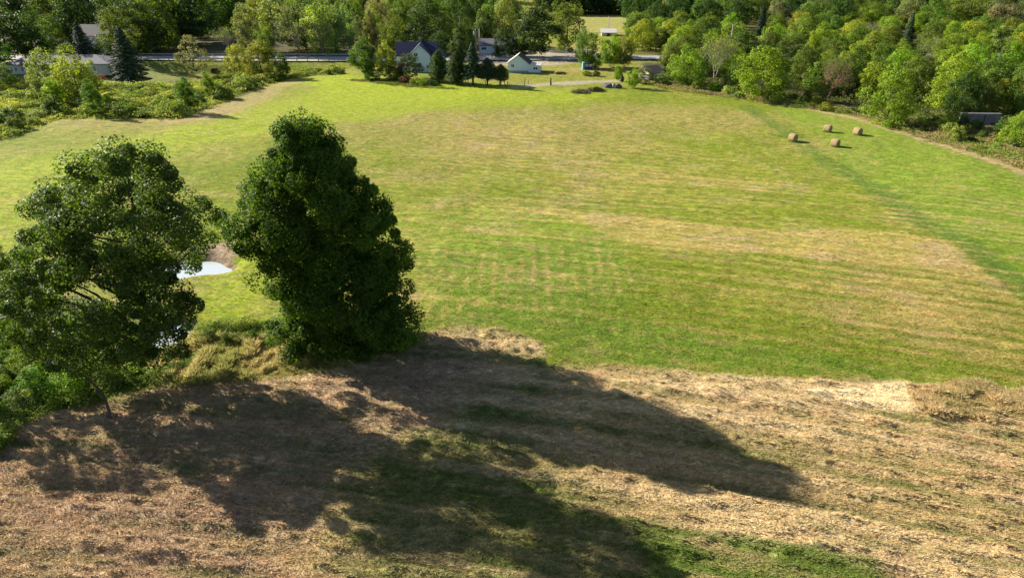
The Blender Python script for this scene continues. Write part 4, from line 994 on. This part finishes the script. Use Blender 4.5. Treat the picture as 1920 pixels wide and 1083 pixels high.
# boulders and brush
def boulder(px, by, wpx, hpx, mat, label, seed):
    import bmesh
    X, Y, Zg = P(px, by); k = depth(X, Y, 1)/F; bm = bmesh.new(); bmesh.ops.create_icosphere(bm, subdivisions=3, radius=1)
    rg = np.random.default_rng(seed); ph = rg.random(9)*6
    for v in bm.verts:
        c = v.co; d = 1+.16*math.sin(c.x*2.1+ph[0])*math.sin(c.y*2.7+ph[1])+.09*math.sin(c.z*4+ph[2]+c.x*3)+.05*math.sin(c.y*7+ph[3])
        v.co = Vector((c.x*wpx*k/2*d, c.y*wpx*k/2*.8*d, max(-.3, c.z)*hpx*k*d))
    me = bpy.data.meshes.new('boulder'); bm.to_mesh(me); bm.free(); me.materials.append(mat)
    o = link('boulder', me, None, (X, Y, Zg)); tag(o, label, 'boulder', 'boulders beside the brush pile')
boulder(1141, 164, 22, 8.5, M['darkstone'], 'dark large boulder beside the brush pile', 1); boulder(1150.5, 165, 11, 7, M['stone'], 'pale round boulder right of the dark one', 2)
boulder(1159, 165, 13, 7, M['darkstone'], 'mossy grey boulder at the right of the three', 3)
def brush(px, by, wpx, hpx, label, seed, leaves, mat):
    X, Y, Zg = P(px, by); k = depth(X, Y, 1)/F; rg = np.random.default_rng(seed); h = empty('brush_pile', (X, Y, Zg), 0, label, 'brush pile', None); m = MB()
    for i in range(170):
        a = rg.random()*6.28; r = np.sqrt(rg.random())*wpx*k*.42; c = np.array([math.cos(a)*r, math.sin(a)*r*.5, hpx*k*.75*(1-(r/(wpx*k*.5))**2)*rg.random()])
        d = unit(1, rg)[0]*(.5+.7*rg.random()); d[2] *= .4; m.tube([c-d, c+d*.2+[0, 0, .06], c+d], [.03, .028, .01], 4)
    m.build('branches', M[mat], h)
    n = leaves; a = rg.random(n)*6.28; r = np.sqrt(rg.random(n)); c = np.stack([np.cos(a)*r*wpx*k*.46, np.sin(a)*r*wpx*k*.25, hpx*k*.9*(1-r**2)*(.6+.4*rg.random(n))], 1)
    nn = unit(n, rg)+[0, 0, .8]; nn /= np.linalg.norm(nn, axis=1, keepdims=True); V, Q = leaf_quads(c, nn, .28, rg)
    o = link('leaves', mesh_np('leaves', V, Q, [M['leaf']], tint=np.repeat(rg.random(n), 4)), h); o.color = (.17, .18, .075, 1)
brush(1088, 174, 38, 9, 'grey twiggy brush pile on the lawn edge left of the leafy heap', 1, 500, 'palebark'); brush(1117, 171, 34, 9, 'leafy brush heap between the twiggy pile and the boulders', 2, 1500, 'bark')
brush(1052, 139, 16, 4, 'low heap of cuttings on the lawn right of the cottage', 3, 300, 'bark')

# ------------------------------------------------------------------ hay bales
def baletex():
    m, t, b = newmat('bale straw'); N = t.nodes.new; L = t.links.new; tc = N('ShaderNodeTexCoord')
    mp = N('ShaderNodeMapping'); mp.inputs['Scale'].default_value = (1.5, 9, 9); L(tc.outputs['Object'], mp.inputs[0])
    n = N('ShaderNodeTexNoise'); n.inputs['Scale'].default_value = 2.5; n.inputs['Detail'].default_value = 7; L(mp.outputs[0], n.inputs[0])
    cr = N('ShaderNodeValToRGB'); cr.color_ramp.elements[0].color = (.15, .10, .05, 1); cr.color_ramp.elements[0].position = .3; cr.color_ramp.elements[1].color = (.50, .37, .17, 1); cr.color_ramp.elements[1].position = .7
    L(n.outputs[0], cr.inputs[0]); L(cr.outputs[0], b.inputs['Base Color']); b.inputs['Roughness'].default_value = .95
    bp = N('ShaderNodeBump'); bp.inputs['Distance'].default_value = .05; L(n.outputs[0], bp.inputs['Height']); L(bp.outputs[0], b.inputs['Normal']); return m
M['bale'] = baletex()
def bale():
    h = empty('hay_bale', (0, 0, 0)); n = 40; rg = np.random.default_rng(2); r = .58; L_ = .48
    prof = [(-L_, .0), (-L_-.03, .25), (-L_, .38), (-L_-.02, .5), (-L_+.02, .58), (-L_+.09, r), (-.3, r+.02), (0, r+.01), (.3, r+.02), (L_-.09, r), (L_-.02, .58), (L_+.02, .5), (L_, .38), (L_+.03, .25), (L_, .0)]
    V = []
    for i, (a, q) in enumerate(prof):
        for j in range(n):
            an = 2*math.pi*j/n; rr_ = q*(1+rg.normal()*.012) if q else .001
            z = math.sin(an)*rr_; z = max(z, -r*.90)
            V.append((a+rg.normal()*.008, math.cos(an)*rr_, r*.9+z))
    Q = [(i*n+j, i*n+(j+1) % n, (i+1)*n+(j+1) % n, (i+1)*n+j) for i in range(len(prof)-1) for j in range(n)]
    link('roll', mesh_np('roll', V, Q, [M['bale']], smooth=True), h)
    m = MB()
    for i in range(90):
        an = rg.random()*6.28; a = (rg.random()*2-1)*L_*.95; p = np.array([a, math.cos(an)*r, r*.9+max(-.7, math.sin(an)*r)]); d = np.array([rg.normal()*.3, math.cos(an), math.sin(an)])*.07+rg.normal(size=3)*.05
        if p[2] < .1: continue
        m.tube([p, p+d], [.008, .004], 3)
    m.build('loose_straw', M['bale'], h); return h
B0 = bale(); 
for i, (px, by, rz, lb) in enumerate(((1486, 264, -54, 'leftmost round hay bale, nearest the field'), (1565, 275, -50, 'round hay bale lowest and closest of the four'),
                                    (1551, 247, -46, 'round hay bale farthest back nearest the verge bushes'), (1607, 253, -60, 'rightmost round hay bale beside the verge'))):
    h = B0 if i == 0 else copy_tree(B0); X, Y, Zg = P(px, by); h.location = (X, Y, float(hf(np.array([X]), np.array([Y]))[0])-.03); h.rotation_euler = (0, 0, R(rz)); tag(h, lb, 'hay bale', 'round hay bales on the right of the field')

# unused prototypes are removed
for L in PROTO.values():
    for e_ in L:
        if not e_[3]:
            for ch in list(e_[0].children): bpy.data.objects.remove(ch)
            bpy.data.objects.remove(e_[0])
print('objects', len(bpy.data.objects))
